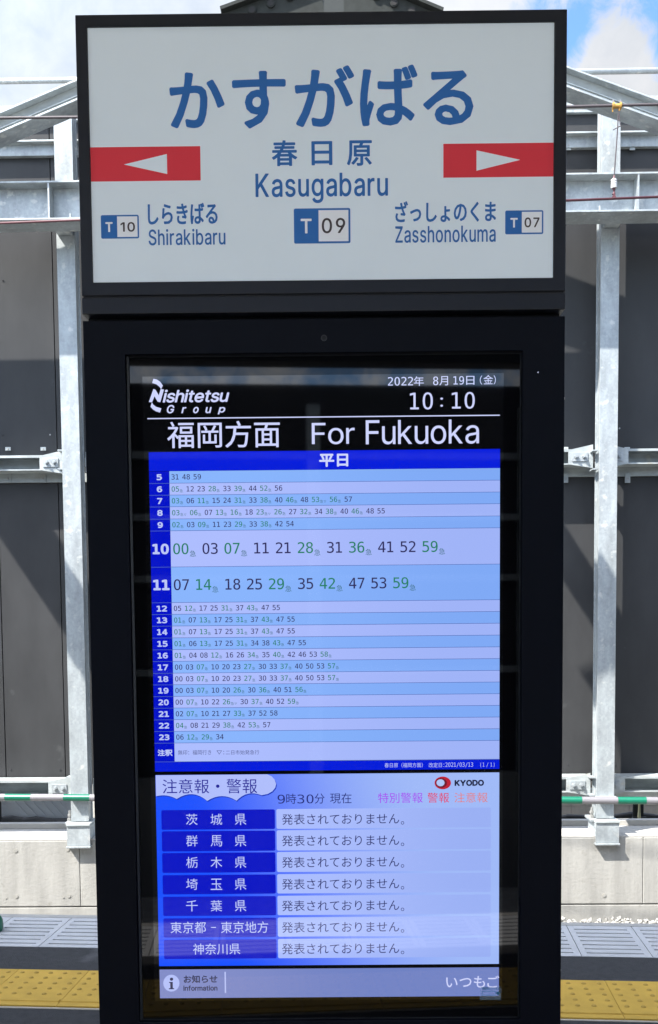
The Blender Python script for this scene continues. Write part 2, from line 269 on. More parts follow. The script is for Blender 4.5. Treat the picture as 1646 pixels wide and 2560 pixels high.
# ------------------------------------------------------------------ lettering
GL = {'I0': '227,-7 191,-3 158,7 130,24 105,48 85,77 69,113 57,155 50,202 48,254 50,306 57,353 69,395 85,431 106,461 130,484 159,502 191,512 227,516 262,512 295,502 323,484 348,461 368,431 384,395 396,353 403,306 405,254 403,202 396,155 384,113 368,77 348,48 323,24 295,7 263,-3|227,50 250,52 271,60 290,74 306,92 320,116 330,144 338,176 342,213 344,254 342,295 338,332 330,365 320,393 306,416 290,435 271,449 250,457 227,460 203,457 182,449 163,435 147,416 134,393 123,365 115,332 111,295 109,254 111,213 115,176 123,144 134,116 147,92 163,74 182,60 203,52', 'I1': '276,509 276,0 212,0 212,448 209,448 86,358 86,427 198,509', 'I7': '97,0 323,448 323,452 62,452 62,509 391,509 391,449 165,0', 'I9': '226,516 256,513 285,506 310,494 333,478 352,458 368,434 380,408 387,378 389,347 387,322 382,296 373,270 359,240 340,207 315,168 200,0 130,0 301,248 307,248 302,238 295,229 287,221 268,207 257,202 245,198 232,195 218,195 188,197 161,203 137,214 116,229 98,247 83,269 72,294 66,321 64,352 66,382 73,411 85,436 101,459 120,479 143,494 168,506 196,513|226,460 207,459 190,454 174,446 160,435 148,423 138,407 131,390 127,372 125,352 127,331 131,313 138,295 148,280 160,268 174,257 190,250 207,245 226,243 245,245 263,249 279,257 293,267 305,280 314,295 322,312 326,330 327,350 326,371 322,390 314,407 305,422 293,435 279,446 263,454 245,459', 'ID': '219,0 96,0 96,57 215,57 254,60 288,68 318,81 343,99 363,122 379,149 390,181 397,216 399,255 397,294 390,329 379,361 364,388 344,410 320,428 291,441 258,449 221,452 93,452 93,509 225,509 273,505 315,495 353,478 385,455 412,426 433,391 449,351 458,306 462,255 458,205 449,159 433,119 411,83 384,54 351,31 312,14 268,3|125,509 125,0 60,0 60,509', 'IF': '60,0 60,509 369,509 369,452 125,452 125,278 346,278 346,221 125,221 125,0', 'IG': '269,-7 225,-3 185,7 149,25 118,49 91,79 69,116 53,157 43,203 40,254 43,305 53,352 69,393 91,429 117,459 149,484 184,501 223,512 265,516 291,514 316,510 340,504 363,494 384,483 403,469 421,453 436,436 449,416 460,395 468,373 474,349 408,349 402,365 387,393 378,406 368,417 344,436 330,443 300,453 265,456 236,453 209,445 183,432 160,414 141,392 125,364 113,332 106,295 103,254 106,213 113,177 125,145 141,117 161,95 184,76 210,63 238,56 269,53 296,55 322,61 345,71 365,85 382,102 396,123 407,147 413,173 415,202 434,199 283,199 283,256 478,256 478,200 475,160 466,124 451,91 431,62 406,38 377,19 344,5 308,-4', 'IK': '104,145 104,216 139,261 199,331 212,344 364,509 448,509 231,276 228,276|60,0 60,509 125,509 125,334 124,225 125,193 125,0|372,0 188,259 228,309 449,0', 'IN': '60,0 60,509 136,509 388,107 414,55 405,54 399,509 463,509 463,0 387,0 159,363 108,452 119,454 125,0', 'IO': '267,-7 225,-3 186,7 150,25 119,49 92,79 70,115 53,157 44,203 40,254 44,305 53,352 70,393 92,429 119,459 150,484 186,501 225,512 267,516 309,512 348,501 384,484 415,459 442,429 464,393 480,352 490,305 493,254 490,203 480,157 464,115 442,79 415,49 384,25 348,7 309,-3|267,53 296,55 324,63 349,76 372,94 392,116 408,144 420,176 428,213 430,254 428,295 420,332 408,365 392,392 372,415 349,433 324,446 296,453 267,456 237,453 210,445 184,433 161,415 142,392 125,364 113,332 106,295 103,254 106,213 113,176 125,144 142,117 161,94 184,76 210,63 237,55', 'IS': '224,-9 188,-7 156,-1 128,9 102,23 81,40 64,60 51,83 42,109 38,137 104,137 108,118 114,102 123,88 136,76 150,66 166,59 185,53 204,50 224,49 246,50 267,54 286,60 303,69 317,79 329,92 338,106 344,122 346,139 344,154 340,168 332,179 322,189 296,205 263,217 184,239 145,253 112,269 86,289 67,313 56,341 52,372 54,400 62,425 75,448 92,468 113,484 138,498 165,508 195,514 227,516 259,514 289,508 316,498 340,484 360,468 377,449 390,427 398,403 401,378 337,378 332,402 320,421 302,437 280,449 254,456 225,459 204,457 185,454 167,448 152,440 139,430 129,418 121,405 117,391 115,376 117,359 122,345 131,334 142,324 155,315 169,308 312,264 344,248 359,238 372,226 384,213 395,198 402,180 407,161 408,139 406,112 399,87 386,64 370,43 349,25 323,11 294,0 261,-7', 'IT': '32,452 32,509 417,509 417,452 257,452 257,0 193,0 193,452', 'IY': '203,0 203,208 16,509 91,509 203,327 250,230 224,230 242,275 381,509 455,509 268,208 268,0', 'IZ': '42,0 42,46 273,385 306,431 341,476 348,454 40,452 40,509 397,509 397,462 169,129 97,33 90,54 399,57 399,0', 'Ia': '160,-9 137,-7 115,-3 94,5 76,15 60,29 48,45 38,63 32,84 30,108 32,128 36,146 43,161 53,174 64,184 78,193 92,200 108,206 125,211 257,231 265,235 271,240 274,246 275,272 272,285 267,297 260,307 251,315 240,322 227,327 212,330 196,331 178,330 163,327 149,322 137,316 127,309 118,301 110,292 104,283 100,274 41,291 51,313 64,331 79,346 95,358 114,368 133,375 153,380 173,383 208,384 255,375 271,369 286,360 300,350 312,336 322,320 330,301 335,278 337,251 337,0 277,0 277,52 272,52 267,43 252,25 242,16 229,8 215,1 199,-4 181,-7|170,45 192,47 211,51 228,59 242,68 254,80 263,93 270,108 274,122 276,138 276,190 267,184 147,163 134,159 112,147 103,139 97,130 93,118 92,105 93,93 96,82 102,72 109,64 119,57 130,52 142,48', 'Ib': '229,-8 208,-7 189,-3 172,4 159,12 147,21 123,50 118,59 112,59 112,0 53,0 53,509 114,509 114,319 118,319 137,346 171,373 188,379 207,383 229,384 259,382 287,374 313,361 335,342 354,320 370,293 381,261 388,227 390,189 388,151 381,116 370,84 355,57 336,34 313,16 288,3 260,-6|220,47 242,49 262,55 279,66 294,80 306,97 316,117 323,139 327,163 328,189 327,215 323,239 316,261 307,281 295,298 280,311 262,322 243,328 220,330 198,328 178,322 161,312 147,299 134,282 125,263 118,241 114,216 113,189 114,162 118,138 125,115 135,95 147,78 162,65 179,55 198,49', 'Ie': '212,-8 177,-5 145,3 117,16 92,35 72,58 56,85 44,116 37,150 34,187 36,224 44,258 55,290 71,317 91,340 115,359 142,373 172,382 205,384 226,383 246,380 266,374 285,366 303,355 319,341 334,324 347,305 357,282 365,256 370,227 371,169 75,169 75,221 338,221 310,202 308,226 304,248 298,269 288,286 277,301 263,314 246,323 227,328 205,330 183,328 164,323 146,313 131,301 119,286 109,270 102,251 97,231 96,211 96,178 98,151 102,127 110,106 121,88 135,73 151,61 169,53 190,48 212,46 241,49 254,53 265,58 276,65 294,82 306,105 365,91 358,72 348,55 335,39 320,26 302,14 283,4 261,-3 237,-7', 'If': '228,379 228,327 6,327 6,379|81,0 81,432 82,452 87,470 96,486 107,499 120,510 135,519 152,525 169,529 243,521 227,468 224,470 178,472 164,468 154,460 147,449 143,435 142,419 142,0', 'Ig': '207,-151 180,-149 156,-146 134,-140 114,-132 97,-122 82,-110 59,-84 51,-69 101,-41 122,-66 131,-74 142,-82 154,-88 169,-93 187,-96 207,-97 236,-95 261,-87 282,-75 298,-58 308,-34 311,-6 311,68 306,68 287,41 266,23 252,16 236,10 217,6 195,5 165,7 138,14 113,27 90,43 71,65 55,90 43,120 36,154 34,191 36,229 43,263 55,293 71,320 90,342 112,361 138,374 166,382 196,384 218,383 237,379 253,373 267,365 279,356 308,319 313,319 313,379 372,379 372,-9 370,-40 363,-67 350,-90 334,-109 314,-124 291,-136 265,-144 237,-149|205,59 227,61 246,66 264,75 278,87 290,103 300,121 307,142 311,166 312,193 311,219 307,242 300,264 291,283 279,299 264,312 247,322 227,328 205,330 182,328 163,322 145,312 130,298 118,282 109,262 102,241 98,218 96,193 98,167 102,144 109,123 118,104 131,88 145,76 163,66 183,61', 'Ih': '114,227 114,0 53,0 53,509 114,509 114,287 102,287 116,319 132,344 152,362 175,374 200,382 227,384 252,383 275,377 295,369 313,356 328,340 341,321 350,298 355,271 357,240 357,0 296,0 296,235 293,263 286,286 273,304 256,318 235,326 210,329 192,328 176,324 161,317 147,308 136,297 126,283 119,266 115,248', 'Ii': '53,0 53,379 114,379 114,0|84,443 73,444 63,448 54,455 47,463 43,472 41,483 43,494 47,504 54,512 63,518 73,522 84,524 95,522 105,518 114,512 121,504 125,494 126,483 125,472 121,463 114,455 105,448 95,444', 'Ik': '110,137 110,212 121,212 284,379 360,379 184,199 177,199|53,0 53,509 114,509 114,0|294,0 148,186 191,229 372,0', 'Im': '53,0 53,379 112,379 112,295 108,295 114,314 122,331 132,346 144,358 158,368 172,376 187,382 203,385 219,386 245,383 268,375 287,361 303,342 314,320 321,295 312,295 318,312 326,329 337,343 350,356 364,366 381,375 398,381 417,385 437,386 458,385 478,380 497,372 514,361 529,346 541,328 550,307 555,283 557,255 557,0 496,0 496,254 493,279 485,298 473,313 456,323 438,329 419,330 402,329 387,326 374,320 363,312 353,302 345,290 340,277 336,263 335,247 335,0 274,0 274,260 272,280 265,297 253,311 238,322 220,328 199,330 185,329 171,326 158,320 145,312 135,302 126,289 119,274 115,257 114,238 114,0', 'In': '114,227 114,0 53,0 53,379 112,379 112,287 102,287 116,319 132,344 152,362 175,374 200,382 227,384 252,383 275,377 295,369 313,356 328,340 341,321 350,298 355,271 357,240 357,0 296,0 296,235 293,263 286,286 273,304 256,318 235,326 210,329 192,328 176,324 161,317 147,308 136,297 126,283 119,266 115,248', 'Io': '207,-8 174,-5 144,3 117,16 93,35 72,58 56,85 44,116 37,150 34,187 37,225 44,260 56,291 72,318 93,341 117,360 144,374 174,382 207,384 241,382 271,374 299,360 323,341 343,318 359,291 371,260 379,225 381,187 379,150 371,116 359,85 343,58 323,35 299,16 271,3 241,-5|207,46 231,49 252,55 270,66 285,80 298,97 307,117 314,139 318,163 319,187 318,212 314,236 307,258 298,278 285,296 270,310 252,321 231,328 207,330 184,328 163,321 145,310 130,296 118,278 108,258 102,236 98,212 96,187 98,163 102,139 108,117 118,97 130,80 145,66 163,55 184,49', 'Ip': '53,-143 53,379 112,379 112,319 118,319 137,346 171,373 188,379 207,383 229,384 259,382 287,374 313,361 335,342 354,320 370,293 381,261 388,227 390,189 388,151 381,116 370,84 355,57 336,34 313,16 288,3 260,-6 229,-8 208,-7 189,-3 173,4 159,12 147,21 118,59 114,59 114,-143|220,47 242,49 262,55 279,66 294,80 306,97 316,117 323,139 327,163 328,189 327,215 323,239 316,261 307,281 295,298 280,311 262,322 243,328 220,330 198,328 178,322 161,312 147,299 134,282 125,263 118,241 114,216 113,189 114,162 118,138 125,115 135,95 147,78 162,65 179,55 198,49', 'Ir': '53,0 53,379 112,379 112,321 115,321 124,339 137,354 152,367 171,377 191,383 243,384 243,322 207,326 174,321 159,315 146,306 135,296 126,284 119,269 115,254 114,237 114,0', 'Is': '182,-8 157,-7 133,-3 112,3 93,12 76,24 62,38 50,54 41,73 36,94 94,107 101,87 111,72 124,60 141,52 160,47 181,45 206,47 227,53 244,62 258,74 265,88 268,103 266,115 262,126 254,136 243,144 229,150 212,155 149,170 118,180 92,192 72,208 58,227 50,249 47,274 49,295 55,314 65,332 79,347 95,360 115,370 137,378 161,383 187,384 212,383 234,379 254,372 271,363 286,352 299,339 309,324 318,308 324,290 268,277 262,291 254,304 243,316 228,325 210,331 187,333 166,331 147,326 131,317 119,305 111,292 109,277 110,264 115,253 124,243 136,235 152,229 172,223 229,209 261,200 287,187 306,171 320,153 328,131 331,107 329,85 323,65 312,47 298,31 281,18 260,6 236,-2 210,-7', 'It': '204,379 204,327 6,327 6,379|65,471 126,471 126,98 127,83 130,70 136,61 144,55 156,51 202,54 213,2 168,-4 138,-1 113,7 92,21 77,41 68,64 65,93', 'Iu': '182,-5 158,-3 135,2 115,11 97,23 82,39 69,59 60,82 54,109 53,139 53,379 114,379 114,144 116,117 124,94 137,75 154,61 175,53 200,50 218,51 234,55 249,62 263,71 274,83 283,97 290,113 295,132 296,153 296,379 357,379 357,0 298,0 298,92 307,92 294,60 277,35 257,17 234,5 209,-3', 'D0': '214,529 288,512 340,461 372,376 383,259 372,143 340,58 288,7 214,-10 141,7 89,58 57,143 46,259 57,376 89,461 141,512|214,474 172,460 141,421 123,354 117,259 123,165 141,99 172,59 214,46 258,59 288,99 306,165 312,259 306,354 288,421 258,460', 'D1': '94,59 203,59 203,456 86,430 86,494 203,520 273,520 273,59 381,59 381,0 94,0', 'D2': '130,59 369,59 369,0 53,0 53,59 167,180 234,255 263,293 281,323 290,350 293,377 287,416 268,445 237,464 197,470 165,467 131,459 95,444 57,424 57,495 93,510 128,521 162,527 196,529 265,519 319,489 354,442 365,382 361,349 350,315 329,280 299,242 276,215', 'D3': '270,278 315,259 349,230 369,191 376,143 364,79 327,31 270,0 194,-10 158,-8 121,-3 84,5 48,16 48,86 83,70 118,58 152,51 186,49 237,56 275,75 298,107 306,150 298,191 275,222 239,242 191,249 138,249 138,307 191,307 234,312 267,328 287,353 294,387 288,423 269,449 238,465 197,470 165,468 133,463 99,454 63,442 63,507 103,517 138,524 169,528 197,529 265,520 318,491 352,447 364,390 358,351 340,319 310,294', 'D4': '256,456 92,181 256,181|244,520 326,520 326,181 395,181 395,124 326,124 326,0 256,0 256,124 36,124 36,190', 'D5': '72,520 335,520 335,461 136,461 136,333 151,338 197,344 269,332 325,296 360,240 372,167 360,93 323,37 264,2 187,-10 147,-9 111,-5 79,2 50,12 50,84 82,68 114,58 147,51 180,49 232,57 270,80 294,117 302,167 293,216 269,253 230,277 178,284 150,283 123,278 97,270 72,259', 'D6': '345,508 345,444 322,455 298,463 273,468 247,470 188,457 146,420 120,358 111,272 131,302 157,325 189,339 225,344 292,332 342,298 373,242 383,167 372,92 341,36 289,1 221,-10 143,6 88,55 57,138 46,259 59,375 97,460 159,512 244,529 269,528 295,524 321,517|220,289 180,281 149,256 130,218 123,167 130,116 149,77 180,53 220,45 261,53 290,76 308,114 314,167 308,220 290,258 261,281', 'D7': '48,520 376,520 376,490 190,0 116,0 297,461 48,461', 'D8': '214,247 173,240 142,221 123,189 116,146 123,104 142,72 173,52 214,45 256,51 287,71 307,103 313,146 307,189 287,220 256,240|153,276 113,293 83,319 64,353 58,394 68,450 100,493 150,520 214,529 280,520 329,493 361,450 372,394 365,353 346,319 316,293 276,276 322,259 356,230 377,190 384,140 372,77 339,30 285,0 214,-10 144,0 90,29 57,77 46,139 53,189 73,230 107,259|128,388 133,351 150,324 177,308 214,302 252,308 279,324 296,351 302,388 296,425 279,453 252,469 214,475 177,469 150,452 133,425', 'D9': '208,231 248,239 278,263 297,301 304,352 297,403 278,442 248,466 208,474 167,467 137,443 119,405 114,352 119,299 137,261 166,238|82,11 82,76 105,64 129,56 154,51 180,49 239,62 282,99 307,162 316,248 296,217 270,194 238,180 202,175 135,187 85,222 55,278 44,353 55,428 87,483 138,518 206,529 285,513 339,464 370,380 381,259 368,144 330,59 268,7 183,-10 158,-9 132,-5 107,2', 'D:': '170,370 258,370 258,265 170,265|170,106 258,106 258,0 170,0', 'D/': '310,520 376,520 102,-66 36,-66', 'D(': '308,541 268,462 239,383 222,304 216,224 222,144 239,65 268,-14 308,-94 252,-94 207,-12 174,67 155,146 148,224 155,302 174,380 207,460 252,541', 'D)': '121,541 177,541 223,460 255,380 275,302 281,224 275,145 255,67 223,-13 177,-94 121,-94 162,-14 190,66 207,145 213,224 207,303 190,382 162,462'}
CJK = "かすがばる春日原しらきばるざっしょのくま年月日金福岡方面平日急▽注釈無印行き二市始発：（）改定意報・警報時分現在特別茨城県群馬栃木埼玉千葉東京都地方神奈川発表されておりません。お知らせいつもごイ飛散防止フィルム"
GLYPH = {}
def build_glyphs():
    obs = []
    for ch in sorted(set(CJK)):
        c = bpy.data.curves.new('g', 'FONT'); c.body = ch; c.resolution_u = 3
        o = bpy.data.objects.new('g', c); COL.objects.link(o); obs.append((ch, o, c))
    bpy.context.view_layer.update()
    dg = bpy.context.evaluated_depsgraph_get()
    for ch, o, c in obs:
        me = o.evaluated_get(dg).to_mesh()
        vs = [(v.co.x, v.co.y) for v in me.vertices]; fs = [tuple(p.vertices) for p in me.polygons]
        GLYPH[ch] = (vs, [fs], 1.0)
        o.evaluated_get(dg).to_mesh_clear()
    for ch, o, c in obs:
        bpy.data.objects.remove(o); bpy.data.curves.remove(c)
    for key, data in GL.items():
        loops = [[tuple(float(t)/1000 for t in p.split(',')) for p in q.split(' ')] for q in data.split('|')]
        def area(q): return sum(q[i-1][0]*q[i][1]-q[i][0]*q[i-1][1] for i in range(len(q)))
        big = max(loops, key=lambda q: abs(area(q))); sg = area(big) > 0
        outer = [q for q in loops if (area(q) > 0) == sg]; holes = [q for q in loops if (area(q) > 0) != sg]
        vs = []; layers = []
        for q in outer:
            x0, x1 = min(p[0] for p in q), max(p[0] for p in q); y0, y1 = min(p[1] for p in q), max(p[1] for p in q)
            hs = [h for h in holes if all(x0-.005 <= p[0] <= x1+.005 and y0-.005 <= p[1] <= y1+.005 for p in h)]
            polys = [[Vector((p[0], p[1], 0)) for p in r] for r in [q]+hs]
            tris = tessellate_polygon(polys)
            b = len(vs)
            for r in [q]+hs: vs += r
            layers.append([tuple(b+i for i in t) for t in tris])
        GLYPH[key] = (vs, layers, None)
build_glyphs()
SPANS = []
def line(text, font='I', gap=0.075, space=0.25, mono=None):
    """lay a string out at em size 1 -> verts, face layers"""
    V, F = [], []
    SPANS.clear()
    x = 0.0
    for ch in text:
        if ch == ' ': x += space; continue
        if ch == '　': x += 1.0; continue
        key = (font+ch) if (font+ch) in GLYPH else (('D'+ch) if ('D'+ch) in GLYPH else ch)
        vs, ls, adv = GLYPH[key]
        x0 = min(v[0] for v in vs); x1 = max(v[0] for v in vs)
        if mono is not None and adv is None: off = x + (mono-(x1-x0))/2 - x0; nx = x + mono
        elif adv is None: off = x - x0; nx = x + (x1-x0) + gap
        else: off = x; nx = x + adv
        b = len(V); V += [(v[0]+off, v[1]) for v in vs]
        for i, l in enumerate(ls):
            while len(F) <= i: F.append([])
            F[i] += [tuple(b+j for j in t) for t in l]
        SPANS.append((b, len(V)))
        x = nx
    return V, F
def split_glyphs(items):
    r = []
    for it in items:
        V, F = it[0], it[1]; spans = it[8]
        for a0, b0 in spans:
            r.append((V[a0:b0], [[tuple(i-a0 for i in t) for t in l if a0 <= t[0] < b0] for l in F]) + it[2:8])
    return r
def lettering(items, y, m, parent_part, base, name='lettering', dep=0.0, label=None, joined=False):
    if not joined and all(len(i) > 8 for i in items) and sum(len(i[8]) for i in items) > 1:
        if name in ('note_lettering', 'footer_lettering'): return lettering(items, y, m, parent_part, base, name, joined=True)
        return [lettering([g], y, m, parent_part, base, 'letter', joined=True) for g in split_glyphs(items)]
    """items: (V, F, x, z, sx, sz, shear, bold) ; flat print standing just proud of the plane y"""
    mb = MB()
    for it_ in items:
        V, F, x, z, sx, sz, shear, bold = it_[:8]
        offs = [(0, 0)] if not bold else [(bold*math.cos(q*math.pi/(6 if bold > .002 else 4)), bold*math.sin(q*math.pi/(6 if bold > .002 else 4))) for q in range(12 if bold > .002 else 8)]
        for k, (ox, oz) in enumerate(offs):
            for li, l in enumerate(F):
                b = len(mb.v); yy = y - 1.6e-5*(k*2+li)
                mb.v += [(x+(vx+shear*vy)*sx+ox, yy, z+vy*sz+oz) for vx, vy in V]
                for t in l:
                    p = [V[i] for i in t]
                    ar = sum(p[i-1][0]*p[i][1]-p[i][0]*p[i-1][1] for i in range(len(p)))
                    t2 = tuple(b+i for i in t)
                    mb.f.append(t2 if ar > 0 else t2[::-1])
    return mb.obj(name, m, parent_part, base, label=label)
def fit(text, bx, y, font='I', shear=0.0, bold=0.0, **k):
    """fit the ink of a string into a box given in photograph pixels on plane y"""
    x0, y0, x1, y1 = bx
    V, F = line(text, font, **k); spans = list(SPANS)
    V = [(vx+shear*vy, vy) for vx, vy in V]
    ux0, ux1 = min(v[0] for v in V), max(v[0] for v in V); uy0, uy1 = min(v[1] for v in V), max(v[1] for v in V)
    yc = (y0+y1)/2; xc = (x0+x1)/2
    wx0, _ = at(x0, yc, y); wx1, _ = at(x1, yc, y); _, z1 = at(xc, y0, y); _, z0 = at(xc, y1, y)
    wx0 += bold; wx1 -= bold; z0 += bold; z1 -= bold
    sx = (wx1-wx0)/(ux1-ux0); sz = (z1-z0)/(uy1-uy0)
    return (V, F, wx0-ux0*sx, z0-uy0*sz, sx, sz, 0.0, bold, spans)

# ------------------------------------------------------------------ materials
galv = mat('galvanised_steel', (0.31, 0.34, 0.355), 0.45, 0.2, 0.5, var=0.22, vscale=9, streak=(1, 1, 0.35), bump=0.06, bscale=45, spots=(14, 0.60, (0.45, 0.46, 0.45)), rvar=0.12, spangle=0.18)
galv_b = mat('weathered_galvanised_steel', (0.34, 0.37, 0.375), 0.5, 0.2, 0.5, var=0.25, vscale=14, streak=(0.4, 1, 1), bump=0.06, bscale=40, spots=(9, 0.6, (0.36, 0.36, 0.33)))
panel_m = mat('dark_barrier_sheet', (0.036, 0.037, 0.039), 0.5, 0.0, 0.2, var=0.2, vscale=2.2, streak=(1, 1, 0.4), spots=(5, 0.66, (0.06, 0.062, 0.064)), rvar=0.08)
conc = mat('pale_concrete', (0.285, 0.281, 0.264), 0.85, 0, 0.3, var=0.17, vscale=2.6, streak=(3.2, 1, 0.45), bump=0.25, bscale=35, spots=(11, 0.62, (0.24, 0.235, 0.215)))
conc2 = mat('coping_concrete', (0.37, 0.36, 0.34), 0.85, 0, 0.3, var=0.12, vscale=4, bump=0.2, bscale=30)
fine_joint = mat('grey_joint', (0.24, 0.235, 0.22), 0.9)
joint_m = mat('tie_hole_mortar', (0.27, 0.265, 0.24), 0.9)
asph = mat('platform_asphalt', (0.046, 0.047, 0.050), 0.9, 0, 0.25, var=0.22, vscale=26, vdetail=8, bump=0.7, bscale=160, spots=(3.5, 0.6, (0.095, 0.096, 0.10)))
tile_m = mat('yellow_tactile_block', (0.54, 0.340, 0.058), 0.75, 0, 0.35, var=0.10, vscale=9, bump=0.2, bscale=120, spots=(5, 0.63, (0.44, 0.31, 0.10)))
bump_m = mat('tactile_bump', (0.42, 0.275, 0.06), 0.8, 0, 0.3, var=0.15, vscale=30)
slab_m = mat('grey_slotted_slab', (0.46, 0.465, 0.48), 0.7, 0, 0.35, var=0.09, vscale=6, bump=0.1, bscale=90)
dark_m = mat('dark_void', (0.03, 0.03, 0.035), 0.9)
slot_m = mat('slot_grime_shade', (0.008, 0.008, 0.010), 1.0, 0, 0.0)  # near-black fill for the slots, grime with the slit's shade painted in
grout = mat('beige_grout', (0.47, 0.43, 0.36), 0.9, var=0.1, vscale=30)
black_m = mat('black_cabinet_paint', (0.003, 0.0042, 0.009), 0.42, 0, 0.12, var=0.12, vscale=3, bump=0.03, bscale=300)
frame_m = mat('dark_blue_frame_paint', (0.010, 0.0125, 0.021), 0.36, 0, 0.35, var=0.10, vscale=3, bump=0.03, bscale=300)
void_m = mat('black_neck', (0.003, 0.003, 0.004), 0.6)
glass_m = mat('black_cover_glass', (0.001, 0.001, 0.002), 0.02, 0, 0.35)
lcd_m = mat('display_black', (0.002, 0.002, 0.003), 0.025, 0, 0.7)
sign_w = mat('white_sign_sheet', (0.80, 0.895, 0.98), 0.45, 0, 0.3, var=0.025, vscale=2.5)
sp_ = sign_w.node_tree.nodes['Principled BSDF']; sp_.inputs['Emission Color'].default_value = (0.86, 0.95, 1.0, 1); sp_.inputs['Emission Strength'].default_value = 0.020   # glow added to lift the sheet's brightness in the shade
ink_b = mat('blue_sign_ink', (0.028, 0.16, 0.50), 0.45, 0, 0.35)
ink_r = mat('red_sign_ink', (0.80, 0.042, 0.065), 0.45, 0, 0.35)
ink_k = mat('dark_brown_sign_ink', (0.055, 0.04, 0.045), 0.45)
paper = mat('badge_white', (0.86, 0.88, 0.93), 0.4)
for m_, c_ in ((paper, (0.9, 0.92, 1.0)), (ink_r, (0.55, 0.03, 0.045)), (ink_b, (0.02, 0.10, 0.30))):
    q_ = m_.node_tree.nodes['Principled BSDF']; q_.inputs['Emission Color'].default_value = (*c_, 1); q_.inputs['Emission Strength'].default_value = 0.020  # same added glow on the badge white and the red and blue inks
chrome = mat('chrome', (0.75, 0.75, 0.76), 0.18, 1.0)
bare = mat('bare_alloy_bracket', (0.32, 0.32, 0.31), 0.45, 0.5)
gold = mat('brass_clamp', (0.42, 0.24, 0.06), 0.45, 0.5, var=0.2, vscale=60)
wire_m = mat('dark_cable', (0.05, 0.04, 0.045), 0.6)
wire_r = mat('red_brown_contact_wire', (0.075, 0.018, 0.025), 0.55)
porc = mat('grey_porcelain', (0.5, 0.5, 0.5), 0.35)
green_m = mat('green_plastic', (0.0, 0.12, 0.07), 0.4, 0, 0.5)
white_m = mat('white_plastic', (0.17, 0.165, 0.18), 0.42, 0, 0.5, var=0.05, vscale=5)
mast_f = mat('mast_flange', (0.06, 0.07, 0.067), 0.55, 0, 0.3, var=.12, vscale=6)
mast_m = mat('grey_painted_mast', (0.020, 0.024, 0.0235), 0.6, 0.0, 0.3, var=0.12, vscale=4)
roof_m = mat('dark_grey_roll_roof', (0.020, 0.023, 0.022), 0.8, 0, 0.2, var=0.2, vscale=20)
stone_m = mat('beige_block', (0.75, 0.66, 0.56), 0.85, var=0.14, vscale=5, bump=0.3, bscale=30)
hose_m = mat('black_rubber', (0.02, 0.02, 0.02), 0.6)
sheet_m = mat('pale_corrugated_sheet', (0.74, 0.75, 0.78), 0.5, 0.1, var=0.06, vscale=4)
bal_m = mat('ballast_stone', (0.27, 0.265, 0.25), 0.9, var=0.4, vscale=9, bump=0.5, bscale=40)
canopy_m = mat('canopy_steel', (0.80, 0.79, 0.76), 0.6, var=0.1, vscale=2)  # colour raised pale so the unseen canopy bounces light onto sign and ground
seal_m = mat('dark_seal', (0.012, 0.012, 0.013), 0.9)
soil_m = mat('outer_ground', (0.16, 0.15, 0.13), 0.95, var=0.2, vscale=1.5)

def struct(name, mb, m, base=(0, 0, 0), a=0.0, **k):
    return mb.obj(name, m, None, base, a, kind='structure', **k)

# ------------------------------------------------------------------ ground, platform, track
struct('ground', MB().box(-400, 400, -400, 400, -1.7, -1.62), soil_m, a=A_WALL)
TN = 2.1075          # track side edge of the yellow blocks
GN0, GN1 = 2.427, 2.885
pf = MB()
pf.box(-30, 30, -GN0, GN0, -0.30, 0.0)
pf.box(-30, 30, -GN1-.04, GN1+.04, -1.62, -0.302)
struct('platform', pf, asph, a=A_PLAT)
lip = MB()
for sg in (1, -1):
    n0, n1 = sorted((sg*(GN1+.002), sg*(GN1+.05))); lip.box(-30, 30, n0, n1, -0.30, 0.002)
struct('platform_edge', lip, conc2, a=A_PLAT)
tb = MB()
tb.box(-60, 60, GN1+.052, 6.52, -1.62, -1.10); tb.box(-60, 60, -7.6, -GN1-.052, -1.62, -1.10)
struct('trackbed', tb, bal_m, a=A_PLAT)

# yellow tactile blocks: shared meshes, every block its own object
def tile_mesh(sgn):
    mb = MB(); mb.box(0.0012, 0.2988, 0, 0.3985, 0.0005, 0.006)
    # raised line on the platform's inner side
    mb.prism_x([(0.036, 0.006), (0.039, 0.0105), (0.058, 0.0105), (0.061, 0.006)], 0.004, 0.296)
    me_f = len(mb.f)
    for i in range(5):
        for j in range(5):
            cx, cy = 0.03+0.06*i, 0.118+0.06*j
            b = len(mb.v); sg = 8
            for r, z in ((0.0105, 0.006), (0.0065, 0.0105)):
                for k in range(sg):
                    t = 2*math.pi*k/sg; mb.v.append((cx+r*math.cos(t), cy+r*math.sin(t), z))
            for k in range(sg):
                k2 = (k+1) % sg; mb.f.append((b+k, b+k2, b+sg+k2, b+sg+k))
            mb.f.append(tuple(b+sg+k for k in range(sg)))
    me = bpy.data.meshes.new('tactile_block')
    vs = [(x, y, z) if sgn > 0 else (-x, -y, z) for x, y, z in mb.v]
    me.from_pydata(vs, [], mb.f); me.materials.append(tile_m); me.materials.append(bump_m)
    for i, p in enumerate(me.polygons):
        if i >= me_f: p.material_index = 1
    me.update(); return me
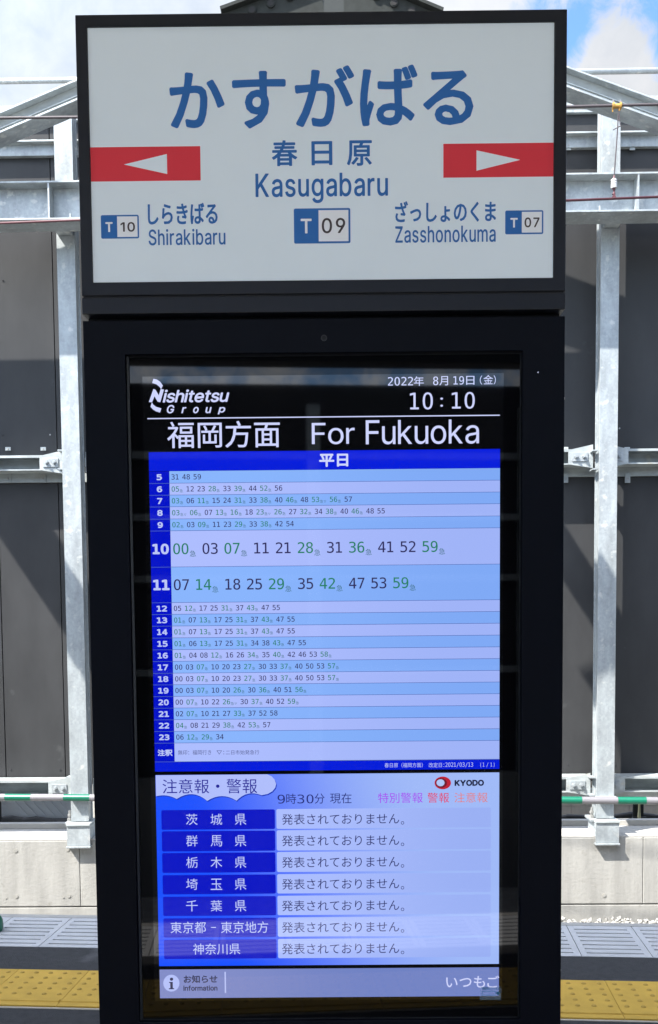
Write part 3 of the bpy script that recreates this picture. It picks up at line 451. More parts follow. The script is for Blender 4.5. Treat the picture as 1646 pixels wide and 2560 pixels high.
# joint found at photograph pixel (226,2429)
def ground_s(px, py, a):
    d = rz(-a) @ ray(px, py); c = rz(-a) @ CAM; t = -c.z / d.z; p = c + d*t; return p.x, p.y
js, jn = ground_s(226, 2429, A_PLAT)
for sg, nm in ((1, 'tactile_paving'), (-1, 'tactile_paving')):
    strip = MB(); n0, n1 = sorted((sg*(TN-.412), sg*(TN+.006))); strip.box(-6, 6, n0, n1, -0.004, 0.0028)
    st = struct(nm, strip, grout, a=A_PLAT)
    me = tile_mesh(sg)
    for k in range(-11, 12):
        o = bpy.data.objects.new('block', me); COL.objects.link(o); o.parent = st
        s0 = js + 0.3*k
        o.location = (s0 if sg > 0 else s0+0.3, sg*(TN-.4), 0.0028 - 0.0005*random.random())

# slotted slabs along the edge
gs, gn = ground_s(176, 2299, A_PLAT)
def slab_mesh():
    mb = MB(); D = GN1-GN0; W = 0.3
    mb.box(.002, .028, .002, D-.002, -.03, .0015); mb.box(W-.028, W-.002, .002, D-.002, -.03, .0015)
    n = 7; sl = 0.016; pitch = (D-.05)/n
    y = .002
    for k in range(n):
        c = .045 + pitch*(k)+0.004
        mb.box(.0285, W-.0285, y, c-sl/2, -.03, .0015); y = c+sl/2
    mb.box(.0285, W-.0285, y, D-.002, -.03, .0015)
    nf = len(mb.f)
    for k in range(n):
        c = .045+pitch*k+.004; mb.box(.0285, W-.0285, c-sl/2+.0002, c+sl/2-.0002, -.03, -.004)
    me = bpy.data.meshes.new('slotted_slab'); me.from_pydata(mb.v, [], mb.f); me.materials.append(slab_m); me.materials.append(slot_m)
    for i, p in enumerate(me.polygons):
        if i >= nf: p.material_index = 1; me.update(); return me
sm = slab_mesh()
for sg in (1, -1):
    bed = MB(); n0, n1 = sorted((sg*(GN0+.001), sg*GN1)); bed.box(-6, 6, n0, n1, -0.298, -0.06)
    st = struct('slotted_edge_paving', bed, dark_m, a=A_PLAT)
    for k in range(-11, 12):
        o = bpy.data.objects.new('slab', sm); COL.objects.link(o); o.parent = st
        s0 = gs + 0.3*k
        o.location = (s0, GN0, 0) if sg > 0 else (s0+.3, -GN0, 0)
        if sg < 0: o.rotation_euler = (0, 0, math.pi)

# ballast stones on the far side of the track
stn = MB()
def stone(mb, x, y, z, r):
    b = len(mb.v)
    d = [(1,0,0),(-1,0,0),(0,1,0),(0,-1,0),(0,0,1),(0,0,-1)]
    q = Matrix.Rotation(random.random()*6, 3, (random.random(), random.random(), random.random()+.1))
    for e in d:
        v = q @ (Vector(e)*r*random.uniform(.6, 1.25)); mb.v.append((x+v.x, y+v.y, z+v.z))
    for t in ((0,2,4),(2,1,4),(1,3,4),(3,0,4),(2,0,5),(1,2,5),(3,1,5),(0,3,5)): mb.f.append(tuple(b+i for i in t))
for k in range(14000):
    x = random.uniform(-4.2, 4.6); y = random.uniform(5.2, 6.5)
    stone(stn, x, y, -1.10 + random.uniform(-.01, .035) + max(0, (y-6.1))*.10, random.uniform(.012, .027))
o = stn.obj('ballast', bal_m, None, (0, 0, 0), A_WALL, kind='stuff')
tr = Thing('railway_track', 'steel railway track sunk between the platform edge and the concrete wall', 'track', (0, 4.35, -1.1), A_PLAT)
for n in (3.8, 4.9):
    tr.part('rail', MB().box(-20, 20, n-.035, n+.035, -1.02, -.93), bare)
for k in range(-14, 15):
    tr.part('sleeper', MB().box(k*.6-.12, k*.6+.12, 3.3, 5.4, -1.10, -1.025), conc)

# ------------------------------------------------------------------ concrete wall beyond the track
a = A_WALL; WF = 6.6
_, ztop = at(823, 2097, WF, a)
_, zgr = at(823, 2264, WF, a)
cw = Thing('concrete_wall', 'long pale cast concrete wall beyond the track carrying the steel columns', 'wall', (0, WF, -1.62), a)
jl, _ = at(201, 2200, WF, a); jr, _ = at(1608, 2200, WF, a)
edges = [jl-9.4, jl-4.7, jl, jr, jr+4.7, jr+9.4]
for i in range(len(edges)-1):
    x0, x1 = edges[i]+.0015, edges[i+1]-.0015
    seg = cw.part('wall_block', MB().box(x0, x1, WF, WF+.5, zgr+.004, ztop-.004), conc, bevel=.006)
cw.part('wall_base', MB().box(edges[0], edges[-1], WF-.012, WF+.5, -1.62, zgr-.007), conc)
cw.part('joint_groove', MB().box(edges[0], edges[-1], WF+.02, WF+.45, zgr-.0065, zgr+.0035), fine_joint)
cop = cw.part('coping', MB().box(edges[0], edges[-1], WF+.004, WF+.5, ztop-.0035, ztop+.012), conc2, bevel=.004)
_, zr = at(823, 2062, WF+.46, a)
cw.part('coping_upstand', MB().box(edges[0], edges[-1], WF+.44, WF+.52, ztop+.0125, ztop+.06), conc2, bevel=.004)
for px, py in ((40, 2127), (170, 2124), (42, 2241), (173, 2240), (1511, 2239), (310, 2126), (310, 2240), (16, 2246), (159, 2244)):
    s, z = at(px, py, WF, a); r = .018 if py != 2246 and py != 2244 else .008
    h = MB(); h.tube([(s, WF-.003, z), (s, WF+.02, z)], r, 14)
    cw.part('tie_hole_plug', h, joint_m)
    h = MB(); h.tube([(s, WF-.0045, z), (s, WF-.002, z)], r*.7, 14); cw.part('tie_hole_face', h, conc)

# ------------------------------------------------------------------ steel columns, girder
CN = 6.63; CD = .15
def column(px_mid, py, name_label, lbl_idx, wpx=44, group='galvanised columns standing on the concrete wall'):
    s, _ = at(px_mid, py, CN, a)
    t = Thing('steel_column', name_label, 'column', (s, CN, ztop), a, group)
    hw = .075
    # H section turned so that a flange faces the platform
    zb = ztop+.155
    _, zt = at(px_mid, 262, CN, a)
    t.part('front_flange', MB().box(s-hw, s+hw, CN, CN+.012, zb, zt), galv, bevel=.002)
    t.part('rear_flange', MB().box(s-hw, s+hw, CN+CD-.012, CN+CD, zb, zt), galv, bevel=.002)
    t.part('web', MB().box(s-hw+.012, s-hw+.022, CN+.0125, CN+CD-.0125, zb, zt), galv)
    t.part('web', MB().box(s+hw-.022, s+hw-.012, CN+.0125, CN+CD-.0125, zb, zt), galv)
    # foot: boxed seat hanging over the wall's front edge
    br = MB()
    f0 = WF-.045
    br.box(s-.02-.075, s+.02+.080, f0, f0+.012, ztop-.04, ztop+.150)
    br.box(s-.095, s-.083, f0+.0125, CN+.20, ztop+.014, ztop+.128)
    br.box(s+.088, s+.100, f0+.0125, CN+.20, ztop+.014, ztop+.128)
    t.part('seat_box', br, galv, bevel=.002)
    t.part('seat_top_plate', MB().box(s-.125, s+.10, CN-.02, CN+.20, ztop+.13, ztop+.150), galv, bevel=.003)
    t.part('seat_top_flange', MB().box(s-.098, s+.103, f0-.012, CN-.0205, ztop+.13, ztop+.150), galv_b, bevel=.003)
    t.part('seat_bottom_flange', MB().box(s-.100, s+.105, f0-.02, WF-.001, ztop-.056, ztop-.042), galv, bevel=.002)
    bt = MB(); bx = s-.10
    bt.tube([(bx, CN+.05, ztop+.15), (bx, CN+.05, ztop+.24)], .010, 8)
    bt.tube([(bx, CN+.05, ztop+.15), (bx, CN+.05, ztop+.175)], .022, 6); bt.tube([(bx, CN+.05, ztop+.19), (bx, CN+.05, ztop+.21)], .018, 6)
    t.part('anchor_bolt', bt, bare)
    # lower horizontal splice plates beside the column
    for zz in (at(px_mid, 1947, CN, a)[1], at(px_mid, 1992, CN, a)[1], at(px_mid, 1125, CN, a)[1], at(px_mid, 1172, CN, a)[1]):
        t.part('stiffener_plate', MB().prism_x([(CN+.03, zz), (CN+CD-.013, zz), (CN+CD-.013, zz+.01), (CN+.03, zz+.01)], s-hw-.045, s-hw-.001), galv)
    _, z0 = at(px_mid, 1996, CN-.06, a)
    t.part('shelf_plate', MB().box(s-.085, s+.085, CN-.07, CN-.001, z0, z0+.010), galv)
    return t, s
c1, s1 = column(165.5, 640, 'galvanised steel column rising behind the left edge of the black kiosk', 0)
c2, s2 = column(1526, 640, 'galvanised steel column right of the black kiosk, crossed by the thin hanger wire', 1)
pitch = s2-s1

GF = 6.22
_, gz1 = at(823, 441, GF, a); _, gz0 = at(823, 539, GF, a)
g = Thing('steel_girder', 'deep galvanised H girder bolted level across the fronts of both columns', 'girder', (0, GF, gz0), a)
xa, xb = s1-pitch-1, s2+pitch+1
g.part('top_flange', MB().box(xa, xb, GF, GF+.25, gz1-.014, gz1), galv, bevel=.002)
g.part('bottom_flange', MB().box(xa, xb, GF, GF+.25, gz0, gz0+.014), galv, bevel=.002)
g.part('web', MB().box(xa, xb, GF+.12, GF+.13, gz0+.0145, gz1-.0145), galv)
for s in (s1-.02, s2+.11, s1-.02+pitch/2, s1-pitch, s2+pitch):
    g.part('web_stiffener', MB().box(s-.006, s+.006, GF+.004, GF+.1195, gz0+.0145, gz1-.0145), galv)
for px in (176, 1501):
    s, _ = at(px, 525, GF+.06, a); g.part('stud', MB().tube([(s, GF+.07, gz0+.0145), (s, GF+.07, gz0+.07)], .009, 8), galv)
for s in (s1, s2):
    g.part('packer', MB().box(s-.06, s+.06, GF+.251, CN-.001, gz0+.03, gz1-.03), galv)

# ------------------------------------------------------------------ dark noise barrier between and behind the columns
PN = 6.98
nb = Thing('noise_barrier', 'dark grey sheet barrier on galvanised rails rising above the concrete wall', 'barrier', (0, PN, ztop), a)
_, pz0 = at(823, 1943, PN, a); _, pm = at(823, 1160, PN, a); _, pt0 = at(823, 345, PN, a); _, pt1 = at(823, 290, PN, a)
sp0, _ = at(156, 1600, PN, a); sp1, _ = at(6, 1600, PN, a); pw = sp0-sp1
for k in range(-9, 18):
    x0 = sp0+k*pw+.0035; x1 = x0+pw-.007
    off = random.uniform(-.0015, .0015)
    for z0, z1 in ((pz0-.05, pm-.002), (pm+.002, pt0-.002), (pt0+.002, pt1)):
        mb = MB(); mb.prism([(x0, z0), (x1, z0), (x1, z1), (x0, z1)], PN+off, PN+.03)
        nb.part('panel', mb, panel_m, bevel=.0025)
nb.part('backing_sheet', MB().box(sp0-9*pw, sp0+18*pw, PN+.031, PN+.036, pz0-.05, pt1), dark_m)
for px, py in ((7, 1087), (126, 1087), (155, 1087), (1549, 1071), (1538, 1911), (27, 1923), (150, 1923), (7, 700), (1420, 1911), (1630, 1911)):
    s_, z_ = at(px, py, PN, a)
    nb.part('panel_screw', MB().tube([(s_, PN-.006, z_), (s_, PN-.002, z_)], .007, 10), bare if px in (126, 1549) else dark_m)
def purlin(name, py_top, py_bot, yl=6.77, depth=.18, lip=.03, m=galv_b, under=True):
    _, z1 = at(823, py_top, yl, a); _, z0 = at(823, py_bot, yl, a); t = .006
    x0, x1 = s1-pitch-1, s2+pitch+1
    prof = [(yl, z1-lip), (yl, z1), (yl+depth, z1), (yl+depth, z0), (yl, z0), (yl, z0+lip*.6), (yl+t, z0+lip*.6), (yl+t, z0+t), (yl+depth-t, z0+t), (yl+depth-t, z1-t), (yl+t, z1-t), (yl+t, z1-lip)]
    mb = MB()
    for p0, p1 in ((0, 1), (1, 2), (2, 3), (3, 4), (4, 5)): pass
    # C profile as four plates butted together
    for q in ([(yl, z1-lip), (yl+t, z1-lip), (yl+t, z1-t), (yl, z1-t)], [(yl, z1-t), (yl+depth, z1-t), (yl+depth, z1), (yl, z1)],
              [(yl+depth-t, z0+t), (yl+depth, z0+t), (yl+depth, z1-t), (yl+depth-t, z1-t)], [(yl, z0), (yl+depth, z0), (yl+depth, z0+t), (yl, z0+t)],
              [(yl, z0+t), (yl+t, z0+t), (yl+t, z0+lip*.5), (yl, z0+lip*.5)]):
        for xs, xe in ((x0, s1-.095), (s1+.095, s2-.095), (s2+.095, x1)): mb.prism_x(q, xs, xe)
    return nb.part(name, mb, m), z0, z1
_, m0, m1 = purlin('rail', 1130, 1168, lip=.02)
_, l0, l1 = purlin('rail', 1946, 1985, lip=.02)
# fixing clips along the rails
def clips(pxs, py, h, d=.02, nm='fixing_clip', up=False):
    for px in pxs:
        s, z = at(px, py, PN-.03, a)
        c = nb.part(nm, MB().box(s-.023, s+.023, PN-.04, PN-.032, z-h, z), galv_b, bevel=.002)
        b = MB(); b.tube([(s, PN-.05, z-h*.6), (s, PN-.0405, z-h*.6)], .009, 6); nb.part('clip_bolt', b, bare, parent=c)
clips((21, 109, -66, 1414, 1569, 1656), 1182, .085)
clips((21, 109, 1414, 1568), 1118, .03)
clips((5, 86, 1421, 1581), 350, .085)
for z0, pys in ((m0, 0), (l0, 1)):
    # angle behind each rail, seen as a grey band below it
    nb.part('backing_angle', MB().box(s1-pitch-1, s2+pitch+1, PN-.030, PN-.002, z0-.075, z0-.001), galv_b)
# splice plates with bolts where the rails meet the columns
for s, px0 in ((s1, 150), (s2, 1526)):
    for zc in ((m0+m1)/2, (l0+l1)/2):
        for side, x0, x1, nbolt in ((-1, s-.27, s-.14, 2), (1, s+.085, s+.155, 1)):
            pl = nb.part('splice_plate', MB().box(x0, x1, 6.75, 6.758, zc-.04, zc+.035), galv, bevel=.002)
            for k in range(nbolt):
                xx = x0+(k+.5)*(x1-x0)/nbolt; b = MB()
                b.tube([(xx, 6.735, zc), (xx, 6.7495, zc)], .018, 6); b.tube([(xx, 6.725, zc), (xx, 6.7345, zc)], .010, 8)
                nb.part('bolt', b, galv, parent=pl)
        gp = MB(); gp.prism([(s-.30, zc-.062), (s-.095, zc-.095), (s-.095, zc+.10), (s-.30, zc+.055)], 6.7585, 6.766)
        nb.part('gusset', gp, galv_b)
        gp = MB(); gp.prism([(s+.20, zc-.06), (s+.088, zc-.085), (s+.088, zc+.085), (s+.20, zc+.06)], 6.7585, 6.766)
        nb.part('gusset', gp, galv_b)
# upper channel, cap and top rail
_, u0 = at(823, 357, 6.80, a); _, u1 = at(823, 342, 6.80, a)
nb.part('upper_channel', MB().box(s1-pitch-1, s2+pitch+1, 6.93, PN-.002, u0-.01, u1+.045), galv, bevel=.003)
_, u2 = at(823, 331, 6.80, a)
nb.part('upper_channel_lip', MB().box(s1-pitch-1, s2+pitch+1, 6.87, 6.929, u1+.03, u1+.045), galv_b, bevel=.003)
_, v0 = at(823, 292, 6.95, a); _, v1 = at(823, 285, 6.95, a)
nb.part('panel_head_trim', MB().box(s1-pitch-1, s2+pitch+1, 6.94, PN-.002, v0, v1), galv, bevel=.002)
_, f0 = at(823, 281, 7.05, a); _, f1 = at(823, 255, 7.05, a)
nb.part('cap_fascia', MB().box(s1-pitch-1, s2+pitch+1, 7.03, 7.17, f0, f1), galv, bevel=.004)
_, t0 = at(823, 190, 7.25, a)
nb.part('top_rail', MB().tube([(s1-pitch-1, 7.25, t0), (s2+pitch+1, 7.25, t0)], .024, 10), galv, smooth=True)
for s in (s1-1.9, s1+2.25, s2+1.0):
    nb.part('top_rail_post', MB().box(s-.02, s+.02, 7.23, 7.27, f1, t0-.02), galv)
# short duct elbow lying on the upper channel left of the kiosk
e0, ez = at(60, 332, 7.0, a)

# ------------------------------------------------------------------ gantry: mast and two rafters
MN = 5.9
sm0, _ = at(791, 15, MN, 0); sm1, _ = at(877, 15, MN, 0)
_, zap = at(834, -30, MN, 0)
mast = Thing('gantry_mast', 'grey steel mast standing behind the station name sign under the gantry apex', 'mast', ((sm0+sm1)/2, MN, 3.9))
mast.part('flange', MB().box(sm0, sm0+.022, MN, MN+.2, 3.9, zap+1.8), mast_f, bevel=.002)
mast.part('flange', MB().box(sm1-.026, sm1, MN, MN+.2, 3.9, zap+1.8), mast_f, bevel=.002)
mast.part('web', MB().box(sm0+.0225, sm1-.0265, MN+.03, MN+.04, 3.9, zap+1.8), mast_m)
mast.part('end_plate', MB().box(sm0-.02, sm1+.02, MN-.02, MN+.22, 3.88, 3.8995), galv_b)
xm = (sm0+sm1)/2
zarm = zap+.15
mast.part('bracket_arm', MB().box(.03-.06, .03+.06, 4.5, MN-.001, 4.89, 5.20), mast_m)
for px in (793.8, 872.6):
    s, z = at(px, 24.5, MN-.02, 0)
    b = MB(); b.tube([(s, MN-.045, z), (s, MN-.001, z)], .012, 10); mast.part('flange_dot', b, mat('white_cap', (.9, .9, .9), .3))  # white discs set at the bright dots on the mast flanges
nbm = Thing('gantry_tie_beam', 'deep grey tie beam of the neighbouring gantry to the left', 'beam', (-4.5, 4.5, 5), 0)
nbm.part('beam_web', MB().box(-4.5-.06, -4.5+.06, 4.5, 6.15, 4.78, 5.38), mast_m)
nbm.part('end_plate', MB().box(-4.6, -4.4, 6.151, 6.17, 4.7, 5.5), mast_m)
def rafter(p0, p1, lab, cat='rafter'):
    (xA, zA), (xB, zB) = [at(px, py, 6.15, a) for px, py in (p0, p1)]
    t = Thing('gantry_rafter', lab, cat, (xA, 6.15, zA), a, 'rafters of the gantry above the sign')
    dx, dz = xB-xA, zB-zA; ln = math.hypot(dx, dz); nx, nz_ = -dz/ln, dx/ln
    if nz_ < 0: nx, nz_ = -nx, -nz_
    def q(o0, o1): return [(xA+nx*o0, zA+nz_*o0), (xB+nx*o0, zB+nz_*o0), (xB+nx*o1, zB+nz_*o1), (xA+nx*o1, zA+nz_*o1)]
    t.part('upright_leg', MB().prism(q(-.075, .065), 6.15+.02, 6.16+.02), mat('rafter_web', (.26, .28, .275), .55, .2, var=.15, vscale=5))
    t.part('top_flange', MB().prism(q(.0655, .078), 6.10, 6.30), galv, bevel=.002)
    t.part('bottom_flange', MB().prism(q(-.088, -.0755), 6.06, 6.26), galv, bevel=.002)
    t.part('edge_lip', MB().prism(q(-.0095, -.004), 6.150, 6.1695), galv_b)
    t.part('lower_cover', MB().prism(q(-.0755, -.0125), 6.161, 6.1695), galv_b, bevel=.002)
    return t
rafter((-260, 429), (780, -14), 'sloping galvanised rafter climbing to the sign from the left')
rafter((828, -11), (1900, 378), 'sloping galvanised rafter falling away to the right of the sign')
# little rolled roof covers each side of the mast
def roof(px0, py0, px1, py1, lab, sgn):
    (xA, zA), (xB, zB) = at(px0, py0, 5.0, 0), at(px1, py1, 5.0, 0)
    t = Thing('roof_cover', lab, 'roof', (xA, 5.0, zA), 0, 'rolled roof covers beside the mast')
    dx, dz = xB-xA, zB-zA; ln = math.hypot(dx, dz); nx, nz_ = -dz/ln, dx/ln
    if nz_ < 0: nx, nz_ = -nx, -nz_
    t.part('sheet', MB().prism([(xA, zA), (xB, zB), (xB+nx*.02, zB+nz_*.02), (xA+nx*.02, zA+nz_*.02)], 4.82, 5.08), roof_m)
    t.part('verge_board', MB().prism([(xA-nx*.42, zA-nz_*.42), (xB-nx*.42, zB-nz_*.42), (xB-nx*.002, zB-nz_*.002), (xA-nx*.002, zA-nz_*.002)], 4.87, 4.92), roof_m)
    k = int(ln/.11)
    for i in range(k):
        f = (i+.5)/k; x = xA+dx*f-nx*.05; z = zA+dz*f-nz_*.05
        tl = t.part('roll', MB().tube([(x, 4.855, z), (x, 5.07, z)], .026, 12), roof_m, smooth=False)
        t.part('roll_end', MB().tube([(x, 4.8535, z), (x, 4.851, z)], .019, 12), seal_m, parent=tl)
    return t
roof(560, 64, 789, -20, 'dark ribbed roof cover left of the grey mast above the sign', -1)
roof(879, -25, 1100, 67, 'dark ribbed roof cover right of the grey mast above the sign', 1)

# ------------------------------------------------------------------ overhead wires
def wire_pts(pts, dist):
    r = []
    for px, py in pts:
        d = rz(-A_PLAT) @ ray(px, py); c = rz(-A_PLAT) @ CAM; t = (dist-c.y)/d.y; r.append(tuple(c+d*t))
    return r
WN = 4.35
tag(MB().tube(wire_pts([(-900, 312), (0, 295), (190, 293), (800, 280), (1418, 267), (1646, 261), (2600, 225)], WN), .0085, 8).obj('messenger_cable', wire_m, None, (0, 0, 0), A_PLAT, smooth=True),
    'dark messenger cable running level just above the girder and columns', 'cable')
cwp = wire_pts([(-900, 594), (2600, 454)], WN)
tag(MB().tube(cwp, .0075, 8).obj('contact_wire', wire_r, None, (0, 0, 0), A_PLAT, smooth=True),
    'thin reddish brown contact wire running across the girder web', 'wire')
hb = wire_pts([(1541, 495)], WN)[0]
hg = Thing('wire_hanger', 'thin hanger with brass clamp and grey insulator joining the two wires', 'hanger', hb, A_PLAT)
P = lambda *q: wire_pts(q, WN)
hg.part('dropper_wire', MB().tube(P((1547, 272), (1544, 330), (1536, 440)), .0035, 6), wire_m)
hg.part('twisted_end', MB().tube(P((1533, 325), (1553, 314)), .003, 6), wire_m)
hg.part('tail_wire', MB().tube(P((1547, 275), (1551, 312)), .003, 6), wire_m)
ins = MB()
for py in (449, 455, 461, 466): 
    p = P((1535.5, py), (1535.5, py+4)); ins.tube([p[0], p[1]], .018, 14)
ins.tube(P((1535.5, 447), (1535.5, 471)), .012, 12)
hg.part('insulator', ins, porc)
hg.part('link', MB().tube(P((1536, 438), (1535.5, 447)), [.004, .008], 8), wire_r)
hg.part('link', MB().tube(P((1535, 470), (1536, 480), (1535, 486)), [.010, .005, .011], 8), wire_r)
hg.part('wire_grip', MB().prism([(q[0], q[2]) for q in P((1528, 498), (1535, 482), (1541, 497))], hb[1]-.012, hb[1]+.012), wire_r)
hg.part('clamp_body', MB().tube(P((1531, 265.5), (1555, 265)), .014, 12), gold)
for x in (1533, 1551):
    hg.part('clamp_flange', MB().tube(P((x-1.5, 265.3), (x+2.5, 265.3)), .022, 12), gold)
    hg.part('prong', MB().tube(P((x+.5, 262), (x+1, 250)), .005, 6), white_m)
hg.part('clamp_tail', MB().tube(P((1533, 270), (1532, 280)), .004, 6), gold)
hg.part('clamp_tail', MB().tube(P((1549, 270), (1548, 277)), .006, 6), gold)

# ------------------------------------------------------------------ striped bar in front of the wall
BN = 5.75
b0, bz = at(0, 1993, BN, A_PLAT)
bb = Thing('striped_bar', 'green and white banded round bar running level before the concrete wall', 'barrier bar', (0, BN, bz), A_PLAT)
k_bar = []
for px0, px1, py in ((14.5, 78.5, 1993), (152, 216, 1994.5), (1385, 1455.5, 2004), (1541, 1611.5, 2006)):
    k_bar.append((at(px0, py, BN, A_PLAT)[0], at(px1, py, BN, A_PLAT)[0]))
unit = (k_bar[3][0]-k_bar[2][0]); gl = k_bar[3][1]-k_bar[3][0]
zs = lambda s: bz
x = k_bar[0][0]-unit*4
n_un = round((k_bar[2][0]-k_bar[0][0])/unit); un = (k_bar[2][0]-k_bar[0][0])/n_un
for i in range(-4, n_un+6):
    g0 = k_bar[0][0]+i*un
    bb.part('green_band', MB().tube([(g0, BN, bz), (g0+gl, BN, bz)], .0275, 16), green_m, smooth=False)
    bb.part('white_band', MB().tube([(g0+gl+.001, BN, bz), (g0+un-.001, BN, bz)], .0275, 16), white_m, smooth=False)
for s in (-3.2, 0.1, 3.6):
    bb.part('stanchion', MB().tube([(s, BN+.04, -1.1), (s, BN+.04, bz+.03)], .02, 10), galv)
# green rounded base at the far left edge of the platform
gx, gy = ground_s(-14, 2318, A_PLAT)
cone = MB(); prof = [(0.062, 0), (0.066, .02), (.064, .05), (.05, .075), (.02, .085)]
cone.tube([(gx, gy-.06, z) for r, z in prof], [r for r, z in prof], 20)
tag(cone.obj('marker_base', green_m, None, (0, 0, 0), A_PLAT, smooth=True), 'small green rounded marker standing on the slotted slabs at far left', 'marker')

# ------------------------------------------------------------------ what shows below the barrier, beyond the wall
sw = Thing('block_wall', 'beige wall of long blocks seen low beyond the concrete wall at right', 'wall', (0, 9.0, -1.6), a)
zb0 = -.95; hgt = .105
for r in range(7):
    for k in range(-2, 30):
        x0 = 0.9+k*.155+(r % 2)*.078
        if r in (1, 3, 5): x0 = 0.9+k*.155
        wd = .155
        sw.part('block', MB().box(x0+.002, x0+wd-.002, 9.0-random.uniform(0, .006), 9.15, zb0+r*hgt+.002, zb0+(r+1)*hgt-.002), stone_m)
sw.part('core', MB().box(.5, 5.6, 9.02, 9.3, -1.6, zb0+7*hgt), stone_m)
hs = MB()
pts = [at(px, py, 8.0, a) for px, py in ((1380, 2052), (1420, 2044), (1460, 2046), (1500, 2052), (1545, 2043), (1580, 2038), (1620, 2042), (1680, 2050), (1800, 2046))]
hs.tube([(x, 8.0, z) for x, z in pts], .035, 10)
tag(hs.obj('black_hose', hose_m, None, (0, 0, 0), a, smooth=True), 'sagging black hose lying beyond the concrete wall at right', 'hose')
x0, z0 = at(1583, 2052, 7.7, a); x1, z1 = at(1610, 1988, 7.7, a)
bk = Thing('pipe_bracket', 'black bracket holding a brass pipe beyond the wall, right of the column', 'bracket', (x0, 7.7, z0), a)
bk.part('back_plate', MB().box(x0, x1, 7.70, 7.72, z0-.02, z1), hose_m, bevel=.003)
bk.part('spread_foot', MB().prism([(x0-.035, z0-.03), (x1+.045, z0-.03), (x1+.02, z0+.04), (x0-.01, z0+.04)], 7.67, 7.6995), hose_m)
xx = (x0+x1)/2-.004
bk.part('brass_pipe', MB().tube([(xx, 7.66, z0-.03), (xx, 7.66, z0+.04), (xx, 7.66, z0+.1), (xx, 7.66, z1)], [.014, .016, .011, .009], 10), mat('old_brass', (.55, .5, .3), .4, .6))
# left: pale corrugated sheet lying on a dark cover
cs = Thing('corrugated_sheet', 'pale corrugated sheet with slanting ribs beyond the wall at left', 'sheet', (0, 7.75, 0), a)
xl, zl = at(3, 2046, 7.75, a); xr, zr = at(200, 2050, 7.75, a); _, zu = at(100, 1990, 7.75, a)
cs.part('sheet', MB().prism([(xl, zl), (xr, zr), (xr, zu+.1), (xl, zu+.1)], 7.76, 7.77), sheet_m)
import itertools
nrib = 16
for i in range(-3, nrib):
    xc = xl+(i)*(xr-xl)/9
    z_lo, z_hi = zl+.004, zu+.08
    sl = .9*(z_hi-z_lo)
    pts = [(xc+sl, z_lo), (xc+sl+.022, z_lo), (xc-.0+.022, z_hi), (xc, z_hi)]
    pts = [(min(max(p[0], xl), xr), p[1]) for p in pts]
    if pts[1][0]-pts[0][0] < .004 or pts[2][0]-pts[3][0] < .004: continue
    cs.part('rib', MB().prism(pts, 7.748, 7.7595), sheet_m)
cs2 = MB(); pts = [at(px, py, 7.72, a) for px, py in ((-60, 2052), (0, 2050), (30, 2048), (60, 2053), (90, 2050), (130, 2055), (190, 2054), (260, 2054))]
cs2.tube([(x, 7.72, z) for x, z in pts], .036, 10)
tag(cs2.obj('dark_cover_roll', mat('dark_grey_cover', (.07, .07, .072), .8, var=.3, vscale=15), None, (0, 0, 0), a, smooth=True), 'dark grey rolled cover lying below the corrugated sheet at left', 'cover')
xs, zs_ = at(3, 2030, 7.7, a)
tag(MB().box(xs-.05, xs+.004, 7.68, 7.70, zs_-.12, zs_+.22).obj('dark_post', hose_m, None, (0, 0, 0), a), 'short black post beside the corrugated sheet at far left', 'post')

# ------------------------------------------------------------------ canopy over the platform and the far side behind the camera
cz = 3.62
cp = Thing('platform_canopy', 'pale steel platform canopy overhead', 'canopy', (0, 0, cz), A_PLAT)
for n0, n1 in ((-3.85, 1.28),):
    cp.part('roof_deck', MB().box(-14, 14, n0, n1, cz, cz+.08), canopy_m)
for k in range(-6, 7):
    cp.part('cross_beam', MB().box(k*2.2-.07+.4, k*2.2+.07+.4, -3.855, 1.2, cz-.2, cz-.001), canopy_m)
cp.part('edge_beam', MB().box(-14, 14, -4.0, -3.86, cz-.15, cz+.08), canopy_m)
ob = Thing('far_side_barrier', 'dark barrier wall across the tracks behind the viewer', 'barrier', (0, -9.2, -1.1), A_PLAT)
ob.part('panel_sheet', MB().box(-16, 16, -9.3, -9.2, -.2, 4.0), panel_m)
ob.part('head_beam', MB().box(-16, 16, -9.3, -9.0, 4.2, 4.55), mast_m)
ob.part('base_wall', MB().box(-16, 16, -9.3, -9.0, -1.62, -.2), conc)
for z in (3.2, 2.55, 1.9, .9):
    ob.part('rail', MB().box(-16, 16, -9.19, -9.1, z, z+.07), galv_b)
for k in range(-5, 6):
    ob.part('post', MB().box(k*2.3-.07+.5, k*2.3+.07+.5, -9.19, -9.0, -.2, 3.75), galv_b)

# ------------------------------------------------------------------ black information kiosk
KX0, KX1, KT = -0.4724, 0.4426, 2.0105
ki = Thing('information_kiosk', 'tall black kiosk with a lit timetable display under the station name sign', 'kiosk', (0, 0, 0))
ox0 = (at(315, 890, 0)[0]+at(347, 2549, 0)[0])/2; ox1 = (at(1309, 890, 0)[0]+at(1299, 2549, 0)[0])/2
oz1 = at(820, 881, 0)[1]; oz0 = at(820, 2552, 0)[1]
body = MB()
body.box(KX0, ox0, 0, .29, .04, KT); body.box(ox1, KX1, 0, .29, .04, KT)
body.box(ox0+.0002, ox1-.0002, 0, .29, oz1, KT); body.box(ox0+.0002, ox1-.0002, 0, .29, .04, oz0)
body.box(ox0+.0002, ox1-.0002, .06, .29, oz0+.0002, oz1-.0002)
cab = ki.part('cabinet', MB().box(KX0+.0, KX1-.0, .0605, .29, .04, KT), black_m, bevel=.003)
